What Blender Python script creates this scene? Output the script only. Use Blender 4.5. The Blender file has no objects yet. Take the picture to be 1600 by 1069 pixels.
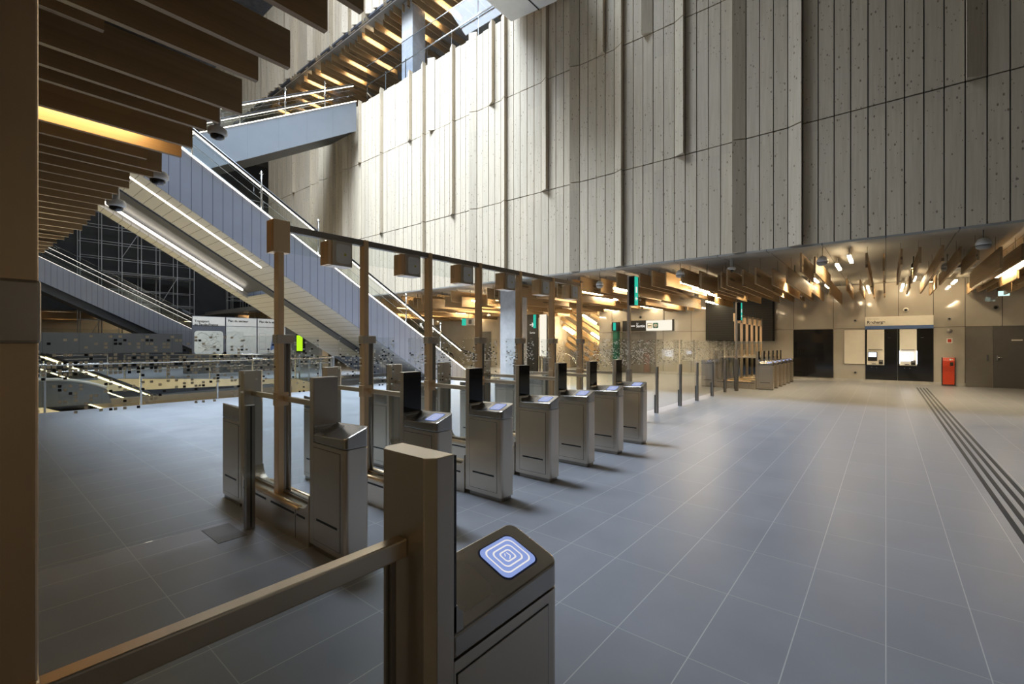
import bpy, bmesh, math, random
from mathutils import Vector, Matrix
S = bpy.context.scene
COL = S.collection
PI = math.pi

# ---------------------------------------------------------------- camera
cd = bpy.data.cameras.new('camera'); cam = bpy.data.objects.new('camera', cd); COL.objects.link(cam)
cam.location = (0, 0, 1.6); cam.rotation_euler = (PI/2, 0, math.atan2(.635, .773))
cd.sensor_width = 36.0; cd.lens = 16.0; cd.shift_y = 2.5/1600; cd.clip_start = .02; cd.clip_end = 300
S.camera = cam
S.view_settings.view_transform = 'Standard'; S.view_settings.look = 'None'
S.view_settings.gamma = 1; S.view_settings.use_curve_mapping = False
S.view_settings.exposure = 0.0

# ---------------------------------------------------------------- daylight
w = bpy.data.worlds.new('sky'); S.world = w; w.use_nodes = True
bg = w.node_tree.nodes['Background']; bg.inputs[0].default_value = (.72, .82, 1, 1); bg.inputs[1].default_value = 1.0

def area(name, loc, sx, sy, power, col, rot=(0, 0, 0), spread=PI):
    l = bpy.data.lights.new(name, 'AREA'); l.shape = 'RECTANGLE'; l.size = sx; l.size_y = sy
    l.energy = power; l.color = col; l.spread = spread
    o = bpy.data.objects.new(name, l); COL.objects.link(o); o.location = loc; o.rotation_euler = rot
    return o
# daylight falling through the roof light of the hall
area('roof_light_daylight', (-16.3, 5.6, 25.3), 10, 6, 5800, (.70, .83, 1.0), rot=(.18, 0, 0), spread=math.radians(80))
area('roof_light_sky_glow', (-19.6, 5.8, 25.2), 8, 5, 1900, (.76, .86, 1.0), rot=(.5, 0, 0))

# ---------------------------------------------------------------- materials
class NT:
    def __init__(s, name):
        s.m = bpy.data.materials.new(name); s.m.use_nodes = True; s.t = s.m.node_tree
        s.t.nodes.clear(); s.out = s.n('ShaderNodeOutputMaterial')
    def n(s, typ, **kw):
        o = s.t.nodes.new(typ)
        for k, v in kw.items(): setattr(o, k, v)
        return o
    def l(s, a, b): s.t.links.new(a, b)
    def math(s, op, a, b=None, c=None):
        o = s.n('ShaderNodeMath', operation=op)
        for i, v in enumerate((a, b, c)):
            if v is None: continue
            if isinstance(v, (int, float)): o.inputs[i].default_value = v
            else: s.l(v, o.inputs[i])
        return o.outputs[0]
    def mix(s, fac, a, b):
        o = s.n('ShaderNodeMix', data_type='RGBA')
        for i, v in ((0, fac), (6, a), (7, b)):
            if isinstance(v, (int, float)): o.inputs[i].default_value = v
            elif isinstance(v, tuple): o.inputs[i].default_value = v if len(v) == 4 else v + (1,)
            else: s.l(v, o.inputs[i])
        return o.outputs[2]
    def coord(s, kind='Object', scale=(1, 1, 1)):
        tc = s.n('ShaderNodeTexCoord'); mp = s.n('ShaderNodeMapping'); mp.inputs['Scale'].default_value = scale
        s.l(tc.outputs[kind], mp.inputs[0]); return mp.outputs[0]
    def noise(s, vec, scale, detail=3, rough=.5):
        o = s.n('ShaderNodeTexNoise'); o.inputs['Scale'].default_value = scale; o.inputs['Detail'].default_value = detail
        o.inputs['Roughness'].default_value = rough; s.l(vec, o.inputs['Vector']); return o.outputs[0]
    def ramp(s, fac, stops):
        o = s.n('ShaderNodeValToRGB'); e = o.color_ramp.elements
        while len(e) < len(stops): e.new(.5)
        for i, (p, c) in enumerate(stops):
            e[i].position = p; e[i].color = c + (1,) if len(c) == 3 else c
        s.l(fac, o.inputs[0]); return o.outputs[0]
    def bsdf(s, col, rough=.5, metal=0, **kw):
        o = s.n('ShaderNodeBsdfPrincipled')
        for k, v in (('Base Color', col), ('Roughness', rough), ('Metallic', metal)):
            if isinstance(v, (int, float)): o.inputs[k].default_value = v
            elif isinstance(v, tuple): o.inputs[k].default_value = v if len(v) == 4 else v + (1,)
            else: s.l(v, o.inputs[k])
        for k, v in kw.items(): o.inputs[k.replace('_', ' ')].default_value = v
        return o
    def done(s, sh):
        s.l(sh.outputs[0] if hasattr(sh, 'outputs') else sh, s.out.inputs[0]); return s.m

def plain(name, col, rough=.5, metal=0, var=.06, scale=6, **kw):
    m = NT(name); v = m.noise(m.coord(), scale)
    c = m.ramp(v, [(.3, tuple(x*(1-var) for x in col)), (.7, tuple(min(1, x*(1+var)) for x in col))])
    return m.done(m.bsdf(c, rough, metal, **kw))
def emit(name, col, strength):
    m = NT(name); e = m.n('ShaderNodeEmission'); e.inputs[0].default_value = col + (1,); e.inputs[1].default_value = strength
    return m.done(e)

def steel(name, col, rough, axis=2):
    m = NT(name); sc = [60, 60, 60]; sc[axis] = 1.2
    n1 = m.noise(m.coord('Object', tuple(sc)), 3.0, 4, .6)
    n2 = m.noise(m.coord(), 2.2, 3)
    r = m.math('ADD', m.math('MULTIPLY', n1, .16), m.math('ADD', m.math('MULTIPLY', n2, .14), rough-.15))
    c = m.mix(n2, tuple(x*.85 for x in col), tuple(x*1.1 for x in col))
    b = m.bsdf(c, r, 1.0)
    bp = m.n('ShaderNodeBump'); bp.inputs['Strength'].default_value = .05; bp.inputs['Distance'].default_value = .002
    m.l(n1, bp.inputs['Height']); m.l(bp.outputs[0], b.inputs['Normal'])
    return m.done(b)

def wood(name, dark, light, knot, axis, knots=.06, rough=.55, kscale=2.2):
    m = NT(name); sc = [14, 14, 14]; sc[axis] = .7
    g = m.noise(m.coord('Object', tuple(sc)), 1.6, 5, .6)
    c = m.ramp(g, [(.25, dark), (.75, light)])
    oi = m.n('ShaderNodeObjectInfo')
    ks = [kscale*1.9]*3; ks[axis] = kscale
    v = m.n('ShaderNodeTexVoronoi'); v.inputs['Scale'].default_value = 1.6
    add = m.n('ShaderNodeVectorMath', operation='ADD'); m.l(m.coord('Object', tuple(ks)), add.inputs[0])
    cb = m.n('ShaderNodeCombineXYZ'); m.l(m.math('MULTIPLY', oi.outputs['Random'], 37.0), cb.inputs[0]); m.l(m.math('MULTIPLY', oi.outputs['Random'], 11.0), cb.inputs[1])
    m.l(cb.outputs[0], add.inputs[1]); m.l(add.outputs[0], v.inputs['Vector'])
    k = m.math('LESS_THAN', v.outputs['Distance'], knots)
    c = m.mix(m.math('MULTIPLY', k, .75), c, knot)
    return m.done(m.bsdf(c, rough))

def boards_mat():
    # whitewashed spruce boards, knots, each board its own tone
    m = NT('whitewashed_spruce'); g = m.noise(m.coord('Object', (10, 10, .55)), 1.7, 5, .6)
    c = m.ramp(g, [(.22, (.46, .37, .255)), (.78, (.63, .535, .395))])
    tc = m.n('ShaderNodeTexCoord'); sp = m.n('ShaderNodeSeparateXYZ'); m.l(tc.outputs['Object'], sp.inputs[0])
    idx = m.math('FLOOR', m.math('DIVIDE', sp.outputs[0], .32))
    iz = m.math('FLOOR', m.math('DIVIDE', sp.outputs[2], 3.4))
    cb = m.n('ShaderNodeCombineXYZ'); m.l(idx, cb.inputs[0]); m.l(iz, cb.inputs[1])
    wn = m.n('ShaderNodeTexWhiteNoise', noise_dimensions='2D'); m.l(cb.outputs[0], wn.inputs['Vector'])
    c = m.mix(m.math('MULTIPLY', wn.outputs['Value'], .30), c, (.36, .31, .24))
    for sc, th in ((8.0, .13), (12.5, .11)):
        v = m.n('ShaderNodeTexVoronoi'); v.inputs['Scale'].default_value = 1
        m.l(m.coord('Object', (sc, sc, sc*.55)), v.inputs['Vector'])
        k = m.math('LESS_THAN', v.outputs['Distance'], th)
        wn2 = m.math('GREATER_THAN', m.noise(m.coord('Object', (.8, .8, .5)), 1.0), .42)
        c = m.mix(m.math('MULTIPLY', m.math('MULTIPLY', k, wn2), .85), c, (.17, .12, .08))
    return m.done(m.bsdf(c, .7))

def glass(name, tint=(.90, .93, .92), dots=None, refl=.9):
    m = NT(name)
    tr = m.n('ShaderNodeBsdfTransparent'); tr.inputs[0].default_value = tuple(math.sqrt(v) for v in tint) + (1,)
    gl = m.n('ShaderNodeBsdfGlossy'); gl.inputs['Roughness'].default_value = .015
    ge = m.n('ShaderNodeNewGeometry'); dt = m.n('ShaderNodeVectorMath', operation='DOT_PRODUCT'); m.l(ge.outputs['Incoming'], dt.inputs[0]); m.l(ge.outputs['Normal'], dt.inputs[1])
    fr = m.math('ADD', m.math('MULTIPLY', m.math('POWER', m.math('SUBTRACT', 1.0, m.math('ABSOLUTE', dt.outputs['Value'])), 5.0), .95), .035)
    mx = m.n('ShaderNodeMixShader'); m.l(m.math('MULTIPLY', fr, refl), mx.inputs[0])
    m.l(tr.outputs[0], mx.inputs[1]); m.l(gl.outputs[0], mx.inputs[2])
    sh = mx
    if dots:
        cell, z0, z1, zp, base, peak = dots
        tc = m.n('ShaderNodeTexCoord'); sp = m.n('ShaderNodeSeparateXYZ'); m.l(tc.outputs['Object'], sp.inputs[0])
        y = m.math('DIVIDE', sp.outputs[1], cell); z = m.math('DIVIDE', sp.outputs[2], cell)
        fy = m.math('ABSOLUTE', m.math('SUBTRACT', m.math('FRACT', y), .5)); fz = m.math('ABSOLUTE', m.math('SUBTRACT', m.math('FRACT', z), .5))
        sq = m.math('LESS_THAN', m.math('MAXIMUM', fy, fz), .33)
        iy = m.math('FLOOR', y); iz = m.math('FLOOR', z)
        cb = m.n('ShaderNodeCombineXYZ'); m.l(iy, cb.inputs[0]); m.l(iz, cb.inputs[1])
        wn = m.n('ShaderNodeTexWhiteNoise', noise_dimensions='2D'); m.l(cb.outputs[0], wn.inputs['Vector'])
        zc = m.math('MULTIPLY', iz, cell)
        d = m.math('DIVIDE', m.math('SUBTRACT', zc, zp), .05)
        den = m.math('ADD', m.math('MULTIPLY', m.math('EXPONENT', m.math('MULTIPLY', m.math('MULTIPLY', d, d), -1.0)), peak), base)
        band = m.math('MULTIPLY', m.math('GREATER_THAN', zc, z0), m.math('LESS_THAN', zc, z1))
        on = m.math('MULTIPLY', m.math('MULTIPLY', m.math('LESS_THAN', wn.outputs['Value'], den), band), sq)
        sp2 = m.n('ShaderNodeSeparateColor'); m.l(wn.outputs['Color'], sp2.inputs[0])
        c = m.mix(m.math('LESS_THAN', sp2.outputs[1], .26), (.72, .69, .61), (.008, .008, .009))
        b = m.bsdf(c, .5)
        mx2 = m.n('ShaderNodeMixShader'); m.l(on, mx2.inputs[0]); m.l(mx.outputs[0], mx2.inputs[1])
        tl = m.n('ShaderNodeBsdfTranslucent'); m.l(c, tl.inputs[0]); mt = m.n('ShaderNodeMixShader'); mt.inputs[0].default_value = .3
        m.l(b.outputs[0], mt.inputs[1]); m.l(tl.outputs[0], mt.inputs[2]); m.l(mt.outputs[0], mx2.inputs[2])
        sh = mx2
    return m.done(sh)

def tiles_mat():
    m = NT('floor_tiles'); tc = m.n('ShaderNodeTexCoord'); sp = m.n('ShaderNodeSeparateXYZ'); m.l(tc.outputs['Object'], sp.inputs[0])
    tx = m.math('DIVIDE', sp.outputs[0], .39); ty = m.math('DIVIDE', m.math('SUBTRACT', sp.outputs[1], .08), .76)
    def line(t, half):
        return m.math('GREATER_THAN', m.math('ABSOLUTE', m.math('SUBTRACT', m.math('FRACT', m.math('ADD', t, .5)), .5)), -1) if False else \
            m.math('LESS_THAN', m.math('ABSOLUTE', m.math('SUBTRACT', m.math('FRACT', m.math('ADD', t, .5)), .5)), half)
    lx = line(tx, .0065); ly = line(ty, .0030)
    cb = m.n('ShaderNodeCombineXYZ'); m.l(m.math('FLOOR', tx), cb.inputs[0]); m.l(m.math('FLOOR', ty), cb.inputs[1])
    wn = m.n('ShaderNodeTexWhiteNoise', noise_dimensions='2D'); m.l(cb.outputs[0], wn.inputs['Vector'])
    sp1 = m.noise(m.coord('Object'), 260, 2); cl = m.noise(m.coord('Object'), 1.7, 4)
    c = m.ramp(cl, [(.3, (.245, .250, .272)), (.7, (.295, .300, .322))])
    c = m.mix(m.math('MULTIPLY', wn.outputs['Value'], .35), c, (.23, .236, .256))
    c = m.mix(m.math('MULTIPLY', sp1, .25), c, (.20, .205, .22))
    c = m.mix(m.math('MULTIPLY', lx, .8), c, (.56, .55, .52)); c = m.mix(m.math('MULTIPLY', ly, .75), c, (.48, .47, .45))
    r = m.math('ADD', m.math('MULTIPLY', cl, .15), .30)
    return m.done(m.bsdf(c, r))

def panels_mat(name, col, w, h, rough, line=(.03, .025, .02), axis='x', ox=0, oz=0, coat=0., lw=.012, hw=.012):
    m = NT(name); tc = m.n('ShaderNodeTexCoord'); sp = m.n('ShaderNodeSeparateXYZ'); m.l(tc.outputs['Object'], sp.inputs[0])
    a = sp.outputs[0] if axis == 'x' else sp.outputs[1]
    def ln(v, o, p, half):
        t = m.math('DIVIDE', m.math('SUBTRACT', v, o), p)
        return m.math('LESS_THAN', m.math('MULTIPLY', m.math('ABSOLUTE', m.math('SUBTRACT', m.math('FRACT', m.math('ADD', t, .5)), .5)), p), half)
    L = ln(a, ox, w, lw)
    if h: L = m.math('MAXIMUM', L, ln(sp.outputs[2], oz, h, hw))
    n = m.noise(m.coord(), 1.3, 4); c = m.mix(n, tuple(x*.9 for x in col), tuple(min(1, x*1.08) for x in col))
    c = m.mix(L, c, line)
    b = m.bsdf(c, rough, 0); b.inputs['Coat Weight'].default_value = coat; b.inputs['Coat Roughness'].default_value = .08
    return m.done(b)

M = {}
M['steel'] = steel('brushed_steel', (.64, .57, .475), .33)
M['steel_h'] = steel('brushed_steel_rail', (.72, .63, .50), .32, 0)
M['steel_dark'] = steel('dark_steel', (.33, .295, .255), .36)
M['bronze'] = steel('bronze_steel', (.86, .63, .39), .38)
M['chrome'] = plain('polished_steel', (.62, .62, .60), .22, 1, .03)
M['lid'] = steel('reader_lid_steel', (.50, .465, .42), .22, 0)
M['slot'] = plain('black_slot', (.012, .012, .012), .5)
M['black'] = plain('black_gloss', (.008, .008, .009), .08, 0, .0, Coat_Weight=.3)
M['greyscreen'] = plain('grey_screen_cover', (.42, .38, .33), .35, .5, .04)
M['boards'] = boards_mat()
M['backing'] = plain('dark_backing', (.03, .028, .025), .8)
M['fin'] = wood('spruce_fin', (.29, .18, .08), (.43, .285, .14), (.06, .03, .015), 1, .16, .5, 1.4)
M['wire'] = plain('hanger_wire', (.12, .11, .10), .5, .6)
M['tiles'] = tiles_mat()
M['plate'] = plain('worn_dark_plate', (.13, .12, .115), .45)
M['strip'] = plain('dark_strip', (.035, .035, .037), .6)
M['glass'] = glass('clear_glass')
M['glass_big'] = glass('dotted_glass_large', dots=(.026, 1.10, 1.66, 1.43, .20, .7))
M['glass_small'] = glass('dotted_glass_small', dots=(.0195, 1.14, 1.66, 1.43, .10, .28))
M['glass_mid'] = glass('dotted_glass_mid', dots=(.024, 1.12, 1.66, 1.43, .17, .25))
M['glass_rail'] = glass('guard_glass', (.93, .96, .95), refl=.9)
M['glass_frost'] = glass('blue_grey_glass', (.74, .79, .86), refl=1.0)
M['wall_panel'] = plain('beige_wall_panels', (.43, .395, .335), .4, 0, .07, 1.3, Coat_Weight=1.0, Coat_Roughness=.06, Coat_IOR=1.9)
M['ceil'] = panels_mat('ceiling_panels', (.25, .235, .205), 1.2, 0, .6, (.09, .085, .075), 'x')
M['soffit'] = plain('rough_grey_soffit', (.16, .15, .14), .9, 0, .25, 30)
M['concrete'] = plain('concrete', (.40, .39, .375), .75, 0, .12, 4)
M['clad'] = panels_mat('blue_grey_cladding', (.34, .36, .42), .27, 0, .45, (.13, .14, .17), 'y', lw=.009)
M['clad_plain'] = panels_mat('smooth_grey_cladding', (.165, .182, .20), 1.3, 0, .33, (.12, .13, .145), 'y', lw=.006)
M['plank_white'] = panels_mat('white_soffit_planks', (.55, .54, .52), .24, 0, .5, (.22, .21, .20), 'y', lw=.008)
M['darkbeam'] = plain('dark_grey_steel_beam', (.085, .09, .105), .45, .2)
M['darksoffit'] = plain('dark_underside', (.035, .035, .036), .5)
M['handrail'] = plain('black_rubber', (.012, .012, .013), .4)
M['step'] = plain('escalator_step_grey', (.16, .16, .16), .5, .3)
M['led'] = emit('warm_white_led', (1, .90, .74), 7)
M['led_y'] = emit('yellow_led', (1, .86, .48), 5)
M['lamp'] = emit('warm_ceiling_lamp', (1, .80, .50), 52)
M['lamp_soft'] = emit('soft_warm_lamp', (1, .74, .40), 32)
M['lamp_dim'] = emit('dim_warm_lamp', (1, .72, .36), 9)
M['led_dim'] = emit('dim_white_led', (1, .95, .85), 1.2)
M['lamp_g'] = emit('gallery_lamp', (1, .78, .45), 30)
M['white'] = plain('white_enamel', (.70, .68, .64), .35, 0, .03)
M['offwhite'] = plain('off_white_sheet', (.80, .76, .67), .4, 0, .03)
M['face_grey'] = plain('pale_grey_face', (.72, .70, .65), .5)
M['grey_dome'] = plain('grey_plastic', (.30, .29, .27), .4)
M['red'] = plain('red_plastic', (.55, .055, .02), .35, 0, .05)
M['blueband'] = plain('blue_band', (.09, .16, .36), .4)
M['screen'] = emit('white_screen', (.80, .86, 1), 2.6)
M['target'] = emit('blue_reader_light', (.27, .36, .72), .95)
M['target_dark'] = plain('navy_rim', (.02, .035, .14), .3)
M['target_line'] = emit('white_reader_rings', (.92, .88, .88), .9)
M['green_sign'] = emit('green_exit_sign', (.03, .48, .34), 1.1)
M['sign_white'] = emit('lit_sign_white', (1, .93, .78), 1.0)
M['exit_pale'] = emit('pale_exit_sign', (.62, .95, .85), 1.3)
M['lime'] = emit('lime_screen', (.55, .95, .02), 1.1)
M['ink'] = plain('black_ink', (.02, .02, .022), .5)
M['ink_grey'] = plain('grey_ink', (.28, .28, .29), .6)
M['ink_white'] = emit('lit_white_lettering', (1, .97, .9), .9)
M['door'] = plain('grey_door', (.17, .16, .145), .4, 0, .04)
M['door_dark'] = plain('dark_grey_door', (.11, .105, .10), .4, 0, .04)
M['louver'] = panels_mat('black_louvres', (.010, .0095, .009), 50, .11, .7, (.002, .002, .002), 'x', hw=.016)
M['greywall'] = panels_mat('grey_concrete_panels', (.20, .195, .19), 1.6, 0, .6, (.10, .10, .10), 'y')
M['beige'] = plain('beige_stone', (.50, .44, .35), .6, 0, .06)
M['darkwall'] = plain('dark_grey_wall', (.055, .055, .055), .8, 0, .15, 1)
M['dark_base'] = plain('dark_slate', (.07, .07, .075), .5)
M['navy'] = plain('map_navy', (.09, .095, .12), .5)
M['paper'] = plain('map_paper', (.62, .62, .58), .6, 0, .05)
M['tube'] = plain('galvanised_tube', (.66, .66, .66), .4, .3)
M['sticker'] = plain('yellow_sticker', (.55, .48, .03), .5)
M['amber'] = plain('amber_text', (.5, .12, .05), .5)
M['cabinet_green'] = plain('green_tinted_panel', (.02, .12, .08), .3)

# ---------------------------------------------------------------- mesh helpers
class MB:
    def __init__(s): s.bm = bmesh.new()
    def box(s, x0, y0, z0, x1, y1, z1, mi=0):
        vs = [s.bm.verts.new(p) for p in ((x0, y0, z0), (x1, y0, z0), (x1, y1, z0), (x0, y1, z0), (x0, y0, z1), (x1, y0, z1), (x1, y1, z1), (x0, y1, z1))]
        for f in ((0, 3, 2, 1), (4, 5, 6, 7), (0, 1, 5, 4), (1, 2, 6, 5), (2, 3, 7, 6), (3, 0, 4, 7)):
            fc = s.bm.faces.new([vs[i] for i in f]); fc.material_index = mi
        return s
    def prism(s, pts, axis, a, b, mi=0):
        # polygon pts in the plane across AXIS, extruded from a to b
        def P(p, t):
            if axis == 'x': return (t, p[0], p[1])
            if axis == 'y': return (p[0], t, p[1])
            return (p[0], p[1], t)
        A = [s.bm.verts.new(P(p, a)) for p in pts]; B = [s.bm.verts.new(P(p, b)) for p in pts]
        n = len(pts); fs = [s.bm.faces.new(A[::-1]), s.bm.faces.new(B)]
        for i in range(n): fs.append(s.bm.faces.new((A[i], A[(i+1) % n], B[(i+1) % n], B[i])))
        for f in fs: f.material_index = mi
        return s
    def hull8(s, p, mi=0):
        vs = [s.bm.verts.new(q) for q in p]
        for f in ((0, 3, 2, 1), (4, 5, 6, 7), (0, 1, 5, 4), (1, 2, 6, 5), (2, 3, 7, 6), (3, 0, 4, 7)):
            fc = s.bm.faces.new([vs[i] for i in f]); fc.material_index = mi
        return s
    def tube(s, pts, r, seg=8, mi=0):
        pts = [Vector(p) for p in pts]; rings = []
        for i, p in enumerate(pts):
            d = (pts[min(i+1, len(pts)-1)] - pts[max(i-1, 0)]).normalized()
            up = Vector((0, 0, 1)) if abs(d.z) < .95 else Vector((1, 0, 0))
            a = d.cross(up).normalized(); b = d.cross(a)
            rings.append([s.bm.verts.new(p + a*r*math.cos(2*PI*k/seg) + b*r*math.sin(2*PI*k/seg)) for k in range(seg)])
        for A, B in zip(rings, rings[1:]):
            for k in range(seg):
                f = s.bm.faces.new((A[k], A[(k+1) % seg], B[(k+1) % seg], B[k])); f.smooth = True; f.material_index = mi
        s.bm.faces.new(rings[0][::-1]).material_index = mi; s.bm.faces.new(rings[-1]).material_index = mi
        return s
    def lathe(s, prof, cx=0, cy=0, seg=20, mi=0):
        rings = [[s.bm.verts.new((cx+r*math.cos(2*PI*k/seg), cy+r*math.sin(2*PI*k/seg), z)) for k in range(seg)] for r, z in prof]
        for A, B in zip(rings, rings[1:]):
            for k in range(seg):
                f = s.bm.faces.new((A[k], A[(k+1) % seg], B[(k+1) % seg], B[k])); f.smooth = True; f.material_index = mi
        s.bm.faces.new(rings[0][::-1]).material_index = mi; s.bm.faces.new(rings[-1]).material_index = mi
        return s
    def build(s, name, mat, parent=None, bevel=0, seg=2, loc=None):
        bmesh.ops.recalc_face_normals(s.bm, faces=s.bm.faces)
        me = bpy.data.meshes.new(name); s.bm.to_mesh(me); s.bm.free()
        for m in (mat if isinstance(mat, (list, tuple)) else [mat]): me.materials.append(m)
        o = bpy.data.objects.new(name, me); COL.objects.link(o)
        if parent: o.parent = parent
        if loc: o.location = loc
        if bevel:
            b = o.modifiers.new('edge', 'BEVEL'); b.width = bevel; b.segments = seg; b.limit_method = 'ANGLE'; b.angle_limit = .6
        return o
def box(name, x0, y0, z0, x1, y1, z1, mat, parent=None, bevel=0): return MB().box(x0, y0, z0, x1, y1, z1).build(name, mat, parent, bevel)
def tag(o, label, cat, group=None):
    o['label'] = label; o['category'] = cat
    if group: o['group'] = group
    return o
def thing(name, label, cat, loc=(0, 0, 0), rz=0, group=None):
    o = bpy.data.objects.new(name, None); COL.objects.link(o); o.location = loc; o.rotation_euler = (0, 0, rz); o.empty_display_size = .1
    return tag(o, label, cat, group)
def struct(o): o['kind'] = 'structure'; return o
KIDS = {}
def copy_tree(o, parent=None):
    c = o.copy(); COL.objects.link(c)
    if parent: c.parent = parent
    for ch in [x for x in ALL_CH(o)]: copy_tree(ch, c)
    return c
def ALL_CH(o): return list(o.children)
def text(name, body, size, loc, rot, mat, parent=None, align='LEFT', extrude=.001, bold=0):
    c = bpy.data.curves.new(name, 'FONT'); c.body = body; c.size = size; c.align_x = align; c.extrude = extrude; c.offset = bold
    c.materials.append(mat); tmp = bpy.data.objects.new(name, c); COL.objects.link(tmp)
    me = bpy.data.meshes.new_from_object(tmp.evaluated_get(bpy.context.evaluated_depsgraph_get()))
    bpy.data.objects.remove(tmp); bpy.data.curves.remove(c); me.name = name
    o = bpy.data.objects.new(name, me); COL.objects.link(o)
    o.location = loc; o.rotation_euler = rot
    if parent: o.parent = parent
    return o
FACE_NY = (PI/2, 0, 0)          # lettering read by someone looking along +Y
FACE_PX = (PI/2, 0, PI/2)       # lettering read by someone looking along -X
ORD = ['first', 'second', 'third', 'fourth', 'fifth', 'sixth', 'seventh', 'eighth', 'ninth', 'tenth', 'eleventh', 'twelfth', 'thirteenth', 'fourteenth', 'fifteenth', 'sixteenth', 'seventeenth', 'eighteenth', 'nineteenth', 'twentieth', 'twenty-first', 'twenty-second', 'twenty-third', 'twenty-fourth', 'twenty-fifth', 'twenty-sixth', 'twenty-seventh', 'twenty-eighth', 'twenty-ninth', 'thirtieth', 'thirty-first', 'thirty-second', 'thirty-third', 'thirty-fourth', 'thirty-fifth', 'thirty-sixth', 'thirty-seventh', 'thirty-eighth', 'thirty-ninth', 'fortieth']

# ---------------------------------------------------------------- the hall
WY = 13.4            # the slatted wall
CZ = 4.05            # ceiling height under the upper floor
FY = 23.8            # far wall
fl = MB()
# floor round an opening whose far edge runs aslant
OPEN = [(-15, -6), (-15, 8.5), (-20.6, 9.8), (-27, 4.6), (-27, -6)]
fl.box(-15, -9, -.35, 10, FY, 0)
for q in ([(-52, -9), (-15, -9), (-15, -6), (-27, -6), (-52, -6)], [(-52, -6), (-27, -6), (-27, 4.6), (-52, 4.6)],
          [(-52, 4.6), (-27, 4.6), (-20.6, 9.8), (-20.6, FY), (-52, FY)], [(-20.6, 9.8), (-15, 8.5), (-15, FY), (-20.6, FY)]): fl.prism(q, 'z', -.35, 0)
struct(fl.build('floor', M['tiles']))
v = MB()
for a, b in zip(OPEN, OPEN[1:]+OPEN[:1]):
    d = Vector((b[0]-a[0], b[1]-a[1])).normalized(); n = (-d.y*.05, d.x*.05)
    v.prism([a, b, (b[0]+n[0], b[1]+n[1]), (a[0]+n[0], a[1]+n[1])], 'z', -4.6, -.004)
struct(v.build('trim_1', M['beige']))
struct(box('floor_lower', -28, -7, -4.8, -14, 11, -4.6, M['beige']))

# slatted wall: three courses of boards, some of them turned out of the plane
BW = .32
bright = {-19.32: 2, -17.2: 1, -16.28: 3, -14.3: 2, -12.02: 1, -11.23: 3, -9.49: 2, -7.25: 1, -6.48: 3, -4.64: 2, -1.7: 3, .16: 1, -21.4: 1, -24: 2, -26.5: 3, -28.8: 1}
darkb = {-15.58: 1, -12.93: 3, -8.03: 3, -5.71: 1, -3.19: 4, -22.6: 3, -25.2: 2, 1.5: 2}
bi = {math.floor(x/BW): n for x, n in bright.items()}; di = {math.floor(x/BW): n for x, n in darkb.items()}
rb = random.Random(4)
wb = MB(); courses = [(11.03, 14.05), (7.08, 11.0), (CZ, 7.05)]
for i in range(math.floor(-32.3/BW), math.floor(6/BW)):
    x0 = i*BW+.011; x1 = (i+1)*BW-.011
    for c, (z0, z1) in enumerate(courses):
        dl = dr = .015*rb.random()
        n = bi.get(i, 0)
        if c < n: dl, dr = .01, .17
        n = di.get(i, 0)
        if (n == 4 and c >= 1) or (n < 4 and c < n): dl, dr = .16, .02
        e = .0
        if c == 0: e = .16*((dr > .1) or (dl > .1)) + .05*rb.random()
        if c == 2: e = 0
        y = WY-.05
        wb.hull8([(x0, y-dl, z0), (x1, y-dr, z0), (x1, WY, z0), (x0, WY, z0), (x0, y-dl, z1+e), (x1, y-dr, z1+e), (x1, WY, z1+e), (x0, WY, z1+e)])
struct(wb.build('wall_back', M['boards']))
struct(box('wall_back_core', -32.3, WY+.005, CZ+.02, 10, WY+.3, 13.98, M['backing']))
struct(box('trim_2', -52, WY-.06, CZ-.05, 10, WY+.3, CZ-.001, M['ceil']))
# upper wall above the gallery opening
ub = MB()
for i in range(math.floor(-50/BW), math.floor(4/BW)):
    r = rb.random()
    d = .2*(r > .8); d2 = .2*(r < .2)
    x0 = i*BW+.012; x1 = (i+1)*BW-.012
    z0 = 18.4 - (.0 if r > .5 else .15)
    ub.hull8([(x0, WY-.05-d, z0), (x1, WY-.05-d2, z0), (x1, WY, z0), (x0, WY, z0), (x0, WY-.05-d, 25.6), (x1, WY-.05-d2, 25.6), (x1, WY, 25.6), (x0, WY, 25.6)])
struct(ub.build('wall_upper', M['boards']))
struct(box('wall_upper_core', -52, WY+.005, 18.45, 10, WY+.25, 25.6, M['white']))
struct(box('trim_3', -52, WY-.1, 18.28, 10, WY+.06, 18.38, M['darkbeam']))
# upper gallery
struct(box('floor_gallery', -32.3, WY+.3, 13.6, 10, FY, 13.98, M['concrete']))
struct(box('ceiling_gallery', -52, WY+.02, 18.46, 10, FY, 18.7, M['ceil']))
struct(box('wall_gallery', -52, 21.5, 13.98, 10, 21.7, 18.46, M['concrete']))
# low ceiling beyond the slatted wall
struct(box('ceiling', -52, WY+.3, CZ, 10, FY+.2, CZ+.3, M['ceil']))
struct(box('wall_far', -12.95, FY, 0, 10, FY+.3, CZ, M['wall_panel']))
struct(box('wall_far_beyond', -52, FY, 0, -16.3, FY+.3, CZ, M['wall_panel']))
struct(box('baseboard_far', -9.3, FY-.03, 0, 2.25, FY, .13, M['concrete']))
sm = MB()
for x in (-12.14, -9.15, -7.69, -3.2, -1.74, -.66, .39, 1.41, 2.28, 3.23): sm.box(x-.008, FY-.004, 2.23, x+.008, FY, CZ)
for x in (-12.14, -9.15, -7.69, -3.2, -1.74, 1.41, 2.28): sm.box(x-.008, FY-.004, .13, x+.008, FY, 2.23)
sm.box(-12.9, FY-.004, 2.222, 10, FY, 2.236)
struct(sm.build('trim_4', M['slot']))
struct(box('wall_far_low', -52.3, -9, 0, -52, FY, CZ, M['beige']))
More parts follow.
